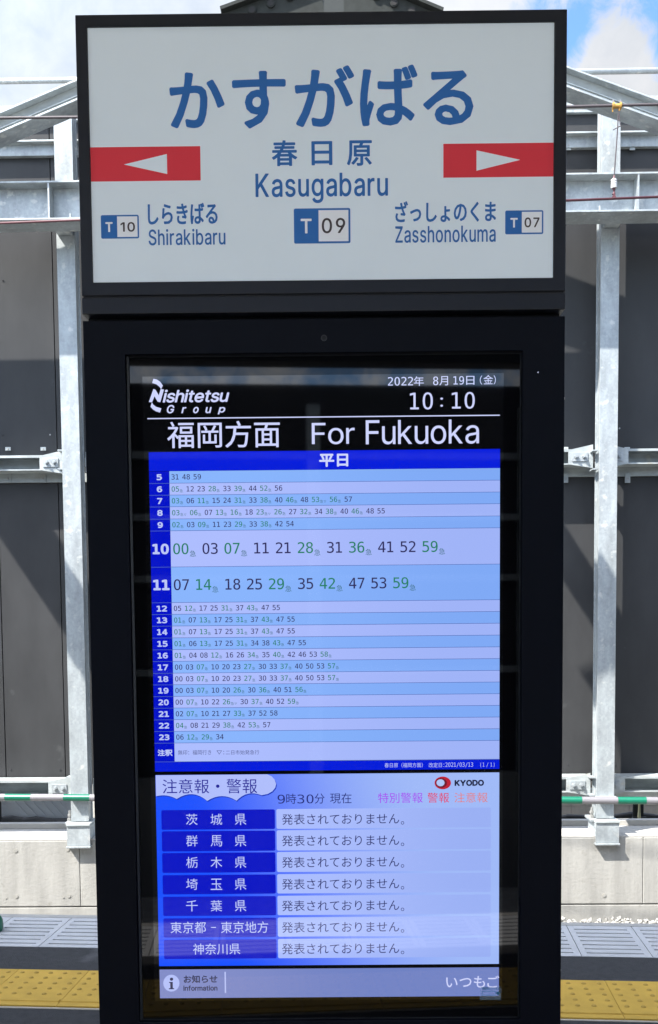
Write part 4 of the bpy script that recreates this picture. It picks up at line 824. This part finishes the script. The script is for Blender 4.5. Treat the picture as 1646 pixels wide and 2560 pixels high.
# front door frame as one ring
def ring(x0, x1, z0, z1, X0, X1, Z0, Z1, y0, y1):
    """ring between the outer rectangle (caps) at y0 and the inner one at y1, with sides"""
    mb = MB()
    o = [(X0, y0, Z0), (X1, y0, Z0), (X1, y0, Z1), (X0, y0, Z1)]; i = [(x0, y1, z0), (x1, y1, z0), (x1, y1, z1), (x0, y1, z1)]
    mb.v = o+i
    mb.f = [(k, (k+1) % 4, 4+(k+1) % 4, 4+k) for k in range(4)]
    return mb
dr = ring(ox0, ox1, oz0, oz1, KX0, KX1, .04, KT, 0, 0)
b = len(dr.v); dr.v += [(KX0, .06, .04), (KX1, .06, .04), (KX1, .06, KT), (KX0, .06, KT), (ox0, .06, oz0), (ox1, .06, oz0), (ox1, .06, oz1), (ox0, .06, oz1)]
dr.f += [(k, 8+k, 8+(k+1) % 4, (k+1) % 4) for k in range(4)] + [(4+k, 4+(k+1) % 4, 12+(k+1) % 4, 12+k) for k in range(4)] + [(8+k, 12+k, 12+(k+1) % 4, 8+(k+1) % 4) for k in range(4)]
ki.part('front_door', dr, black_m, bevel=.0018)
ki.part('plinth', MB().box(KX0+.02, KX1-.02, .03, .27, 0, .0395), void_m)
gx0 = (at(327, 890, .012)[0]+at(355, 2540, .012)[0])/2; gx1 = (at(1302, 890, .012)[0]+at(1294, 2540, .012)[0])/2
gz1 = at(820, 889, .012)[1]; gz0 = at(820, 2546, .012)[1]
GY = .012
bz_ = MB()
for pts in ([(ox0+.0015, oz0+.0015), (gx0, gz0), (gx0, gz1), (ox0+.0015, oz1-.0015)], [(gx1, gz0), (ox1-.0015, oz0+.0015), (ox1-.0015, oz1-.0015), (gx1, gz1)],
            [(gx0, gz1), (gx1, gz1), (ox1-.0015, oz1-.0015), (ox0+.0015, oz1-.0015)], [(ox0+.0015, oz0+.0015), (ox1-.0015, oz0+.0015), (gx1, gz0), (gx0, gz0)]):
    m2 = MB(); m2.prism(pts, .0055, .03)
    # sloping inward: inner edge set back
    m2.v = [(x, (y+.004 if (abs(x-gx0) < 1e-6 or abs(x-gx1) < 1e-6) and y < .01 else y), z) for x, y, z in m2.v]
    ki.part('bezel_strip', m2, mat('bezel_grey', (.024, .026, .032), .4, 0, .5), bevel=.0004)
cg = ki.part('cover_glass', MB().box(gx0+.0005, gx1-.0005, GY, .03, gz0+.0005, gz1-.0005), glass_m)
SY = GY-.0006
X = lambda px, py: at(px, py, SY)[0]
Z = lambda px, py: at(px, py, SY)[1]
sx0 = (X(362, 960)+X(390, 2490))/2-.003; sx1 = (X(1257, 960)+X(1251, 2490))/2+.003
sz1 = Z(820, 937); sz0 = Z(820, 2500)
scr = ki.part('display', MB().box(sx0, sx1, SY, GY-.0001, sz0, sz1), lcd_m)
NOB = (0, 0, 0)
def sp(name, mb, m, **k): return mb.obj(name, m, scr, NOB, **k)
LX0 = (X(372, 1140)+X(390.5, 1900)+X(397, 2490))/3; LX1 = (X(1249.3, 1130)+X(1248, 1900)+X(1249.5, 2490))/3
Y1, Y2, Y3, Y4, Y5 = [SY-.0003*k for k in (1, 2, 3, 4, 5)]
def rect(x0, x1, z0, z1, y): return MB().box(x0, x1, y, SY-.00005, z0, z1)
def rbox(x0, x1, z0, z1, y, r=.003):
    pts = []
    for cx, cz, t0 in ((x1-r, z1-r, 0), (x0+r, z1-r, 90), (x0+r, z0+r, 180), (x1-r, z0+r, 270)):
        for k in range(5):
            t = math.radians(t0+k*22.5); pts.append((cx+r*math.cos(t), cz+r*math.sin(t)))
    return MB().prism(pts, y, SY-.00005)
wh = glow('display_white', (208, 214, 255)); wht = glow('display_soft_white', (190, 200, 250)); hdr_b = glow('display_blue', (2, 28, 218)); cell_b = glow('display_deep_blue', (0, 16, 200))
row_b = glow('display_light_blue', (138, 182, 254), (128, 170, 246), (1, 0), (-.25, .3)); row_l = glow('display_lavender', (174, 190, 255), (160, 180, 248), (1, 0), (-.25, .3))
tx_k = glow('display_dark_text', (48, 44, 92)); tx_g = glow('display_green_text', (40, 128, 100)); tx_s = glow('display_small_text', (62, 112, 124)); sep_m = glow('display_line', (84, 110, 190))
# heading block
lm = scr
def let(items, m, y=Y1, name='lettering'):
    o = lettering(items, y, m, scr, NOB, name)
    if name in ('minute_lettering', 'express_lettering', 'express_mark', 'note_lettering', 'footer_lettering'):
        for q in (o if isinstance(o, list) else [o]): q['kind'] = 'stuff'
    return o
let([fit('ishitetsu', (407, 973.6, 574, 1006), SY, 'I', shear=.22, bold=.0007, gap=.05)], wh, name='operator_lettering')
def poly_px(pts, y=SY, oy=None): return [at(px, py, y) for px, py in pts]
def zz(x, y, ox=300, oy=920, k=4.8125): return (ox+x/k, oy+y/k)
npts = [zz(*p) for p in ((350, 410), (405, 252), (430, 262), (470, 330), (492, 255), (532, 258), (487, 412), (455, 405), (418, 340), (388, 412))]
sp('logo_letter', MB().prism(poly_px(npts), Y1, SY-.00005), wh)
up = [zz(*p) for p in ((405, 130), (448, 140), (488, 168), (518, 212), (497, 256), (478, 226), (440, 196), (390, 180))]
lo = [zz(*p) for p in ((386, 412), (404, 442), (438, 468), (500, 486), (484, 536), (436, 522), (398, 498), (370, 466))]
sp('logo_swoosh', MB().prism(poly_px(up), Y1, SY-.00005), wh); sp('logo_swoosh', MB().prism(poly_px(lo), Y1, SY-.00005), wh)
g_it = []
for ch, x0, x1, y0, y1 in (('G', 566, 657, 445, 546), ('r', 740, 802, 470, 544), ('o', 882, 950, 468, 545), ('u', 1030, 1106, 470, 544), ('p', 1178, 1270, 470, 558)):
    q0 = zz(x0, y0); q1 = zz(x1, y1); g_it.append(fit(ch, (q0[0], q0[1], q1[0], q1[1]), SY, 'I', shear=.22, bold=.0005))
let(g_it, wh, name='operator_lettering')
let([fit('2022', (970.4, 942.5, 1033, 964), SY, 'D', gap=.10), fit('年', (1035, 941, 1060, 964.5), SY), fit('8', (1083.3, 941.5, 1096, 963), SY, 'D'), fit('月', (1099, 940.5, 1120.5, 963.5), SY),
     fit('19', (1134, 940.5, 1160.5, 961.5), SY, 'D', gap=.10), fit('日', (1166, 940, 1186.5, 962), SY), fit('（', (1200, 939, 1206, 961.5), SY), fit('金', (1209, 937.8, 1233, 960.5), SY), fit('）', (1234.5, 938.5, 1240, 961), SY)], wh, name='date_lettering')
let([fit('10', (1025.4, 981, 1082.6, 1024), SY, 'D', gap=.13), fit('：', (1101.2, 994, 1108, 1017), SY), fit('10', (1130, 980, 1187.4, 1022), SY, 'D', gap=.13)], wh, name='clock_lettering')
zl0 = (Z(368.8, 1046.7)+Z(1250.5, 1038))/2; sp('heading_line', rect(X(369, 1046), X(1250, 1038), zl0-.001, zl0+.001, Y1), wh)
let([fit('福岡方面', (418.5, 1052.5, 700.3, 1119.5), SY, bold=.0003)], wh, name='direction_lettering')
let([fit('For', (780, 1057, 887, 1110.7), SY, 'I', gap=.06), fit('Fukuoka', (915, 1049.5, 1198, 1110.5), SY, 'I', gap=.06)], wh, name='direction_lettering')
# timetable
def zrow(py): return (Z(400, py)+0)
zt_ = (Z(372, 1131)+Z(1249, 1122))/2; z5 = zrow(1178.3)
sp('weekday_bar', rect(LX0, LX1, z5+.0004, zt_, Y1), hdr_b)
let([fit('平日', (798.4, 1134.5, 871, 1167), SY, bold=.0009)], wh, Y2, 'weekday_lettering')
bounds = [1178.3, 1209, 1238.6, 1267.8, 1298.3, 1327.9, 1418.4, 1507.4, 1536.7, 1566.0, 1595.6, 1625, 1654.2, 1683.8, 1712.7, 1741.9, 1771, 1800.1, 1829.2, 1858.4, 1905.2]
rows = ["31 48 59", "05e 12 23 28e 33 39e 44 52e 56", "03e 06 11e 15 24 31e 33 38e 40 46e 48 53ev 56e 57",
        "03ev 06e 07 13e 16e 18 23ev 26e 27 32e 34 38e 40 46e 48 55", "02e 03 09e 11 23 29e 33 38e 42 54",
        "00e 03 07e 11 21 28e 31 36e 41 52 59e", "07 14e 18 25 29e 35 42e 47 53 59e",
        "05 12e 17 25 31e 37 43e 47 55", "01e 07 13e 17 25 31e 37 43e 47 55", "01e 07 13e 17 25 31e 37 43e 47 55",
        "01e 06 13e 17 25 31e 34 38 43e 47 55", "01e 04 08 12e 16 26 34e 35 40e 42 46 53 58e",
        "00 03 07e 10 20 23 27e 30 33 37e 40 50 53 57e", "00 03 07e 10 20 23 27e 30 33 37e 40 50 53 57e",
        "00 03 07e 10 20 26e 30 36e 40 51 56e", "00 07e 10 22 26ev 30 37e 40 52 59e", "02 07e 10 21 27 33e 37 52 58",
        "04e 08 21 29 38e 42 53e 57", "06 12e 29e 34"]
hx = (X(422.9, 1180)+X(430.3, 1500)+X(437.6, 1900))/3
tx0 = (X(427.3, 1195)+X(441, 1843))/2
pxm = X(900, 1500)-X(899, 1500)          # metres per photograph pixel on the display
for i in range(20):
    z1, z0 = zrow(bounds[i]), zrow(bounds[i+1])
    sp('hour_cell', rect(LX0, hx-.0004, z0+.0007, z1-.0003, Y1), cell_b)
    sp('timetable_row', rect(hx, LX1, z0+.0009, z1, Y1), row_b if i % 2 == 0 else row_l)
    sp('row_line', rect(LX0, LX1, z0-.0001, z0+.0007, Y1+.0001), glow('hour_line', (150, 165, 240)) if False else sep_m)
    if i == 19: break
    big = i in (5, 6); zc = (z0+z1)/2
    V, F = line(str(5+i), 'D', gap=.10)
    h = (26.5 if big else 14.8)*pxm; ux0, ux1 = min(v[0] for v in V), max(v[0] for v in V)
    s = h/.76; bold = .0011 if big else .00065
    wtarget = (41 if big else (26 if i >= 5 else 13.5))*pxm-2*bold
    sx = wtarget/(ux1-ux0); xc = (LX0+hx)/2
    uy0, uy1 = min(v[1] for v in V), max(v[1] for v in V); sz = (h-2*bold)/(uy1-uy0)
    let([(V, F, xc-sx*(ux0+ux1)/2, zc-sz*(uy0+uy1)/2+.0004, sx, sz, 0, bold)], wht, Y2, 'hour_lettering')
    K = 2.08 if big else 1.0
    em = 13.2*K*pxm
    dg_h = 27.4*pxm if big else 13.0*pxm
    uy = max(v[1] for v in GLYPH['D3'][0])-min(v[1] for v in GLYPH['D3'][0])
    sz = dg_h/uy; sx = sz*1.0
    adv = (10.3*pxm if not big else 20.9*pxm)
    x = tx0 if not big else tx0+.3*pxm
    zb = zc-dg_h*.5+(1.2 if big else 1.0)*pxm
    blk, grn, sml = [], [], []
    for tok in rows[i].split():
        e = 'e' in tok; v = 'v' in tok; d = tok[:2]
        for j, ch in enumerate(d):
            V, F, _ = GLYPH['D'+ch][0], GLYPH['D'+ch][1], 0
            ux0, ux1 = min(q[0] for q in V), max(q[0] for q in V)
            wd = (ux1-ux0)*sx
            (grn if e else blk).append((V, F, x+j*adv+(adv-wd)/2-ux0*sx, zb, sx, sz, 0, .00017 if big else .0001))
        x += 27.4*pxm if not big else 54.7*pxm
        if e:
            gl_ = GLYPH['急']; sc = (8.6 if not big else 17)*pxm
            xe = x-(6.6 if not big else 12.5)*pxm
            sml.append((gl_[0], gl_[1], xe, zb-(1.6 if not big else 5.5)*pxm, sc, sc, 0, 0))
            x += (9.3 if not big else 18.5)*pxm
        if v:
            gl_ = GLYPH['▽']; sc = 7*pxm
            sml.append((gl_[0], gl_[1], x-6.6*pxm, zb-1.5*pxm, sc, sc, 0, 0)); x += 8*pxm
    if blk: let(blk, tx_k, Y2, 'minute_lettering')
    if grn: let(grn, tx_g, Y2, 'express_lettering')
    if sml: let(sml, tx_s, Y2, 'express_mark')
let([fit('注釈', (394.6, 1873.5, 432, 1890), SY, bold=.0005)], wht, Y2, 'note_lettering')
let([fit('無印：福岡行き', (445.6, 1875, 528.7, 1887), SY), fit('▽：', (542, 1876, 561, 1886.5), SY), fit('二日市始発急行', (565, 1875, 648.5, 1886.4), SY)], glow('display_note', (82, 86, 135)), Y2, 'note_lettering')
zf1 = zrow(1905.2)-.0004; zf0 = (Z(390, 1928.6)+Z(1248, 1922.7))/2
sp('footer_bar', rect(LX0, LX1, zf0, zf1, Y1), hdr_b)
let([fit('春日原（福岡方面）', (961.8, 1906.9, 1057.3, 1918.6), SY), fit('改定日：', (1072.3, 1906.5, 1111, 1918.4), SY), fit('2021/03/13', (1114, 1906, 1183.2, 1918), SY, 'D', gap=.10),
     fit('(1 / 1)', (1201.2, 1906, 1236.7, 1918), SY, 'D', mono=.5, space=.2)], wht, Y2, 'footer_lettering')
# weather warnings panel
wz1 = (Z(390, 1937)+Z(1247, 1931.8))/2; wz0 = (Z(396.3, 2413.7)+Z(1249.5, 2411))/2
wx0 = LX0+.0005
sp('warning_panel', rect(wx0, LX1, wz0, wz1, Y1), glow('panel_blue', (20, 80, 254), (160, 186, 248), (1.15, .35), (-.24+wz0*.35, .34+wz0*.35)))
Q = lambda x, y: (380+x/3.5, 1920+y/3.5)
cl = [(34, 62), (1010, 54)]
def arc(p0, p1, bulge, n=8):
    r = []
    mxp, myp = (p0[0]+p1[0])/2, (p0[1]+p1[1])/2; dx, dy = p1[0]-p0[0], p1[1]-p0[1]
    for k in range(1, n+1):
        t = k/n; b = 4*t*(1-t)*bulge; r.append((p0[0]+dx*t-dy*b, p0[1]+dy*t+dx*b))
    return r
cl += arc((1010, 54), (960, 237), -.36, 10) if False else [(1048, 72), (1075, 102), (1088, 140), (1080, 172), (1055, 203), (1015, 226), (960, 237)]
for p0, p1, bl in (((960, 237), (742, 285), .17), ((742, 285), (485, 287), .16), ((485, 287), (218, 270), .19), ((218, 270), (38, 246), .10)): cl += arc(p0, p1, bl)
cpl = [at(*Q(*p), SY) for p in cl]; cpl = [(max(x, wx0), min(z, wz1-.0002)) for x, z in cpl]
sh = [(x+.0016, z-.0022) for x, z in cpl]; sh = [(max(x, wx0), min(z, wz1-.0003)) for x, z in sh]
sp('cloud_shadow_print', MB().prism(sh, Y2, SY-.00005), glow('cloud_edge', (22, 60, 190)))
sp('cloud_badge', MB().prism(cpl, Y3, SY-.00005), glow('cloud_lavender', (176, 190, 252)))
navy = glow('display_navy', (24, 24, 150))
let([fit('注意報', (407, 1947.5, 523.5, 1983.5), SY), fit('・', (540.5, 1961, 549.5, 1969.5), SY), fit('警報', (567, 1946.5, 643.6, 1983), SY)], navy, Y4, 'panel_title')
dt = glow('display_dark_blue_text', (28, 38, 120))
let([fit('9', (694.3, 1986.5, 713, 2009), SY, 'D'), fit('時', (716, 1984, 741, 2009.5), SY), fit('30', (744, 1986, 784.5, 2008.5), SY, 'D', gap=.10), fit('分', (787, 1983.5, 812, 2009), SY), fit('現在', (825.6, 1982.5, 879.2, 2008.5), SY)], dt, Y2, 'time_lettering')
def ell(cx, cy, rx, ry, n=28): return [at(cx+rx*math.cos(2*math.pi*k/n), cy+ry*math.sin(2*math.pi*k/n), SY) for k in range(n)]
sp('agency_ring', MB().prism(ell(1107.3, 1957.2, 20.5, 16), Y2, SY-.00005), glow('ring_red', (190, 24, 50)))
sp('agency_ring_shade', MB().prism(ell(1103.5, 1957.2, 14.2, 12.2), Y3, SY-.00005), glow('ring_dark_red', (112, 16, 40)))
sp('agency_ring_hole', MB().prism(ell(1101.6, 1956.7, 10, 8.7), Y4, SY-.00005), glow('ring_hole', (178, 200, 248)))
let([fit('KYODO', (1136.8, 1949.3, 1210.4, 1964.8), SY, 'I', bold=.0009, gap=.09)], glow('display_black_text', (20, 26, 60)), Y2, 'agency_lettering')
let([fit('特別警報', (945.6, 1981.5, 1057.5, 2007), SY)], glow('display_purple', (165, 72, 240)), Y2, 'legend_lettering')
let([fit('警報', (1069.3, 1981.5, 1123.3, 2006.5), SY)], glow('display_red', (222, 48, 92)), Y2, 'legend_lettering')
let([fit('注意報', (1136.3, 1981, 1219.6, 2006), SY)], glow('display_orange', (222, 128, 128)), Y2, 'legend_lettering')
tops = [2024.3, 2077.3, 2131.6, 2187, 2241, 2295, 2348.8]; bots = [2073.4, 2127.6, 2181.2, 2234.9, 2289, 2342.9, 2396.6]
bx0 = (X(405.3, 2048)+X(409.4, 2372))/2; bx1 = (X(688.6, 2048)+X(691.2, 2372))/2
rx0 = (X(692.9, 2048)+X(694.6, 2372))/2; rx1 = (X(1226.8, 2045)+X(1227.8, 2370))/2
cellm = glow('region_blue', (0, 14, 196)); ansm = glow('answer_lavender', (172, 190, 254), (154, 176, 244), (1, 0), (-.1, .3))
names = ['茨城県', '群馬県', '栃木県', '埼玉県', '千葉県', None, '神奈川県']
for i in range(7):
    z1, z0 = Z(548, tops[i]), Z(548, bots[i])
    sp('region_box', rbox(bx0, bx1, z0, z1, Y2), cellm)
    sp('answer_box', rbox(rx0, rx1, z0+.0002, z1+.0004, Y2), ansm)
    yc = (tops[i]+bots[i])/2-.6
    if i < 5:
        it = [fit(ch, (x0, yc-14, x0+29, yc+14), SY) for ch, x0 in zip(names[i], (465.8, 527, 587.5))]
    elif i == 5:
        it = [fit('東京都', (427, yc-14.5, 515.5, yc+14.5), SY), fit('東京地方', (553, yc-15, 671, yc+14), SY)]
        xm0, zm0 = at(528, yc, SY); it2 = sp('dash', MB().box(xm0, xm0+13*pxm, Y3, SY-.00005, zm0-.0008, zm0+.0008), wht)
    else: it = [fit('神奈川県', (483.4, yc-14, 601.4, yc+14), SY)]
    let(it, wht, Y3, 'region_lettering')
    let([fit('発表されておりません', (705.2, yc-14.5, 998.5, yc+12.5), SY), fit('。', (1002.5, yc+4.5, 1011, yc+13), SY)], glow('answer_text', (44, 48, 108)) if i == 0 else bpy.data.materials['answer_text'], Y3, 'answer_lettering')
# information strip
iz1 = (Z(396, 2422.3)+Z(1249.6, 2419.7))/2; iz0 = (Z(397.3, 2494)+Z(1249.6, 2491.3))/2
sp('information_strip', rect(LX0+.001, LX1, iz0, iz1, Y1), glow('strip_blue', (132, 142, 200), (112, 130, 196), (1, 0), (-.3, .1)))
sp('information_disc', MB().prism(ell(429, 2457.7, 20.2, 21), Y2, SY-.00005), glow('disc_white', (182, 194, 250)))
gr = glow('display_grey', (58, 60, 92))
cx, cz = at(429.5, 2447.5, SY)
ii = MB(); ii.prism(ell(429.5, 2447.6, 4.2, 3.9, 14), Y3, SY-.00005)
for x0, y0, x1, y1 in ((426.5, 2454.5, 432.5, 2472.5), (423.5, 2454.5, 432.5, 2457), (422.8, 2470.3, 436.2, 2472.8)):
    p = at(x0, y1, SY); q = at(x1, y0, SY); ii.box(p[0], q[0], Y3, SY-.00005, p[1], q[1])
sp('information_letter', ii, gr)
let([fit('お知らせ', (459.7, 2437.6, 544.2, 2457.3), SY, bold=.00045)], gr, Y2, 'notice_lettering')
let([fit('information', (458.9, 2463.3, 544.2, 2476.6), SY, 'I', bold=.0004, gap=.07)], gr, Y2, 'notice_lettering')
p = at(562.5, 2482, SY); q = at(565, 2429.5, SY); sp('strip_divider', MB().box(p[0], q[0], Y2, SY-.00005, p[1], q[1]), wht)
let([fit('いつも', (1115.8, 2440, 1213, 2469), SY, bold=.0002), fit('ご', (1218.5, 2439, 1248.6, 2468.8), SY, bold=.0002)], wh, Y2, 'ticker_lettering')
# film label stuck on the lower right corner
teal = mat('teal_print', (.02, .16, .30), .4)
film = bpy.data.materials.new('pale_film'); film.use_nodes = True
fn = film.node_tree.nodes; fp = fn['Principled BSDF']; fp.inputs['Base Color'].default_value = (.45, .62, .8, 1); fp.inputs['Alpha'].default_value = .13; fp.inputs['Roughness'].default_value = .25
p = at(1200, 2499, SY); q = at(1253, 2465, SY)
st = ki.part('film_label', MB().box(p[0], q[0], SY-.0022, SY-.0020, p[1], q[1]), film)
lettering([fit('飛散防止フィルム', (1205, 2466.5, 1249, 2473.5), SY, bold=.0001)], SY-.00225, teal, st, NOB, 'film_lettering', joined=True)['kind'] = 'stuff'
p = at(1205, 2487.5, SY); q = at(1239, 2476.5, SY); t = .0008
fb = MB(); yb0, yb1 = SY-.0024, SY-.00221
fb.box(p[0], q[0], yb0, yb1, p[1], p[1]+t); fb.box(p[0], q[0], yb0, yb1, q[1]-t, q[1]); fb.box(p[0], p[0]+t, yb0, yb1, p[1]+t, q[1]-t); fb.box(q[0]-t, q[0], yb0, yb1, p[1]+t, q[1]-t)
fb.obj('film_box_print', teal, st, NOB)
MB().prism([at(1244.8+4*math.cos(k*.524), 2482+4.2*math.sin(k*.524), SY) for k in range(12)], yb0, yb1).obj('film_mark_print', teal, st, NOB)
# small fittings of the kiosk
hx_, hz = at(810.5, 845, 0)
ho = MB(); ho.tube([(hx_, -.0015, hz), (hx_, .004, hz)], .0058, 16); hl = ki.part('sensor_rim', ho, mat('sensor_rim_grey', (.03, .03, .035), .35))
ho = MB(); ho.tube([(hx_, -.0022, hz), (hx_, -.0016, hz)], .0038, 14); ho.obj('sensor_eye', void_m, hl, NOB)
for py in (1001, 2427):
    _, z = at(1412, py, .05)
    lk = MB(); lk.tube([(KX1, .05, z), (KX1+.003, .05, z)], .0125, 18); lo_ = ki.part('side_lock', lk, chrome, smooth=False)
    lk = MB(); lk.tube([(KX1+.0031, .05, z), (KX1+.0095, .05, z)], .0085, 16); lk.obj('lock_barrel', chrome, lo_, NOB)
xd, zd = at(1345.5, 931, 0)
ki.part('tiny_screw', MB().tube([(xd, -.0008, zd), (xd, .002, zd)], .0014, 8), chrome)
# neck between kiosk and sign
neck = MB(); nx0 = at(222, 790, .03)[0]; nx1 = at(1399, 780, .03)[0]
SB = at(823, 729.5, 0)[1]
ki.part('neck', MB().box(nx0, nx1, .03, .26, KT+.0005, SB-.0005), void_m)
for sgn, xx in ((-1, KX0), (1, KX1)):
    xi = nx0 if sgn < 0 else nx1
    pr = MB(); pr.prism([(xx-sgn*.004, SB-.0006), (xi+sgn*.0003, SB-.0006), (xi+sgn*.0003, KT+.001)], .10, .104)
    ki.part('corner_gusset', pr, bare)

# ------------------------------------------------------------------ station name sign on top
FX0, FX1 = -0.4733, 0.4433; FZ1 = 2.5690; FZ0 = at(823, 733.5, 0)[1]
fx0, fx1, fz1, fz0 = -0.4515, 0.4201, 2.5472, 2.0820
sn = Thing('station_name_sign', 'white station name sign in a black frame on top of the kiosk', 'sign', (0, 0, SB))
FRAMEB = .10
# housing in two stacked pieces: framed box and lower rail
fz_split = at(823, 735, 0)[1]
ZA = at(823, 736.5, 0)[1]; ZBt = at(823, 741.5, 0)[1]
sb0 = at(823, 779, 0)[1]
mid_hi = at(823, 733, 0)[1]; mid_lo = at(823, 737.5, 0)[1]; low = at(823, 779, 0)[1]
fr = ring(fx0, fx1, fz0, fz1, FX0, FX1, mid_hi, FZ1, 0, 0)
fr.v += [(FX0, .22, mid_hi), (FX1, .22, mid_hi), (FX1, .22, FZ1), (FX0, .22, FZ1), (fx0, .004, fz0), (fx1, .004, fz0), (fx1, .004, fz1), (fx0, .004, fz1)]
fr.f += [(k, 8+k, 8+(k+1) % 4, (k+1) % 4) for k in range(4)] + [(4+k, 4+(k+1) % 4, 12+(k+1) % 4, 12+k) for k in range(4)] + [(11, 10, 9, 8)]
sn.part('frame', fr, frame_m, bevel=.0018)
sn.part('lower_rail', MB().box(FX0, FX1, 0, .22, low, mid_lo), frame_m, bevel=.0018)
sn.part('rail_seam', MB().box(FX0+.003, FX1-.003, .003, .218, mid_lo+.0003, mid_hi-.0003), void_m)
SF = .004
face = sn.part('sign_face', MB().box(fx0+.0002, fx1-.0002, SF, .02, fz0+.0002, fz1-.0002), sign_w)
sn.o.name = 'station_name_sign'
SB0 = (0, 0, SB)
def slet(items, m, name='lettering', y=SF-.0003): return lettering(items, y, m, face, SB0, name)
def sbx(name, pts_or_rect, m, y=SF-.0002, y1=SF-.00005):
    mb = MB()
    if len(pts_or_rect) == 4 and not isinstance(pts_or_rect[0], tuple):
        x0, y0, x1, y1_ = pts_or_rect; xc, yc = (x0+x1)/2, (y0+y1_)/2
        mb.box(at(x0, yc, SF)[0], at(x1, yc, SF)[0], y, y1, at(xc, y1_, SF)[1], at(xc, y0, SF)[1])
    else: mb.prism([p for p in pts_or_rect], y, y1)
    return mb.obj(name, m, face, SB0)
it = []
for ch, bx in (('か', (424.3, 180.8, 562, 320.7)), ('す', (580.8, 177.5, 715.3, 321.5)), ('が', (737.4, 164, 886.4, 317.8)), ('ば', (900.2, 162, 1044.3, 315.2)), ('る', (1058, 176.2, 1184.1, 313.2))):
    it = [fit(ch, bx, SF, bold=.0027)]
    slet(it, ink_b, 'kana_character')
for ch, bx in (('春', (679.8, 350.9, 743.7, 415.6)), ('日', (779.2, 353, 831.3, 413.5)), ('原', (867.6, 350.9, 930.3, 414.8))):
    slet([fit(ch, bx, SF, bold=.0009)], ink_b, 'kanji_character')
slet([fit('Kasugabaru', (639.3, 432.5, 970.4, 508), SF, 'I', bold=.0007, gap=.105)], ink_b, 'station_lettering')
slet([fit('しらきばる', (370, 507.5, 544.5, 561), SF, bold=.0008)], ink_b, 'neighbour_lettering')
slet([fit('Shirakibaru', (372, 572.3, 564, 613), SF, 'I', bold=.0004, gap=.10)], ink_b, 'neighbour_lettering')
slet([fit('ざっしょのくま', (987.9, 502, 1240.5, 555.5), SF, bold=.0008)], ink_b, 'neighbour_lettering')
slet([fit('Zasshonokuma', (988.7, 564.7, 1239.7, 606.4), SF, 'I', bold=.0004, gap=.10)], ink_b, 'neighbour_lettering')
def badge(outer, div, tbox, num, nbox, t):
    x0, y0, x1, y1 = outer; xc, yc = (x0+x1)/2, (y0+y1)/2
    X0, X1 = at(x0, yc, SF)[0], at(x1, yc, SF)[0]; Z0, Z1 = at(xc, y1, SF)[1], at(xc, y0, SF)[1]; XD = at(div, yc, SF)[0]
    r = .003; pts = []
    for cx, cz, t0 in ((X1-r, Z1-r, 0), (X0+r, Z1-r, 90), (X0+r, Z0+r, 180), (X1-r, Z0+r, 270)):
        for k in range(5):
            tt = math.radians(t0+k*22.5); pts.append((cx+r*math.cos(tt), cz+r*math.sin(tt)))
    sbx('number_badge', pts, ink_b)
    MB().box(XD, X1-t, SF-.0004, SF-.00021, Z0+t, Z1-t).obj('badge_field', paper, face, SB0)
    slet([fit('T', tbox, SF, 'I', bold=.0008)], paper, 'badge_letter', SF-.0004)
    slet([fit(num, nbox, SF, 'I', bold=.0005, gap=.16)], ink_k, 'badge_number', SF-.0006)
badge((253, 537.5, 347.9, 596.4), 293.6, (264.3, 555.5, 282.3, 580.5), '10', (302, 555.5, 338, 579.7), .0028)
badge((735.3, 520.8, 876.4, 608.5), 797, (752.3, 547, 779.7, 583.9), '09', (805, 545.2, 863.5, 583.5), .0036)
badge((1263.5, 526, 1358.7, 585.5), 1305, (1276.3, 545, 1294.6, 569.3), '07', (1311.7, 543.8, 1349, 568.8), .0028)
for (x0, y0, x1, y1), tri, in (((224, 367, 501.6, 452.6), ((310.3, 411.4), (417.6, 385.2), (418.6, 435.2))), ((1108.8, 358.2, 1388, 442.8), ((1191.6, 376), (1301, 399.8), (1191.6, 427)))):
    xc, yc = (x0+x1)/2, (y0+y1)/2
    X0, X1 = at(x0, yc, SF)[0], at(x1, yc, SF)[0]
    if x0 < 300: X0 = fx0+.0003
    else: X1 = fx1-.0003
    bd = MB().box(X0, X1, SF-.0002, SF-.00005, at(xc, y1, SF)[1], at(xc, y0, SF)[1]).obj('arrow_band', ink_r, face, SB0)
    p = [at(*q, SF) for q in tri]
    if x0 < 300:
        p[1] = (p[2][0], p[1][1]); 
    MB().prism(p, SF-.0004, SF-.00021).obj('arrow', sign_w, face, SB0)
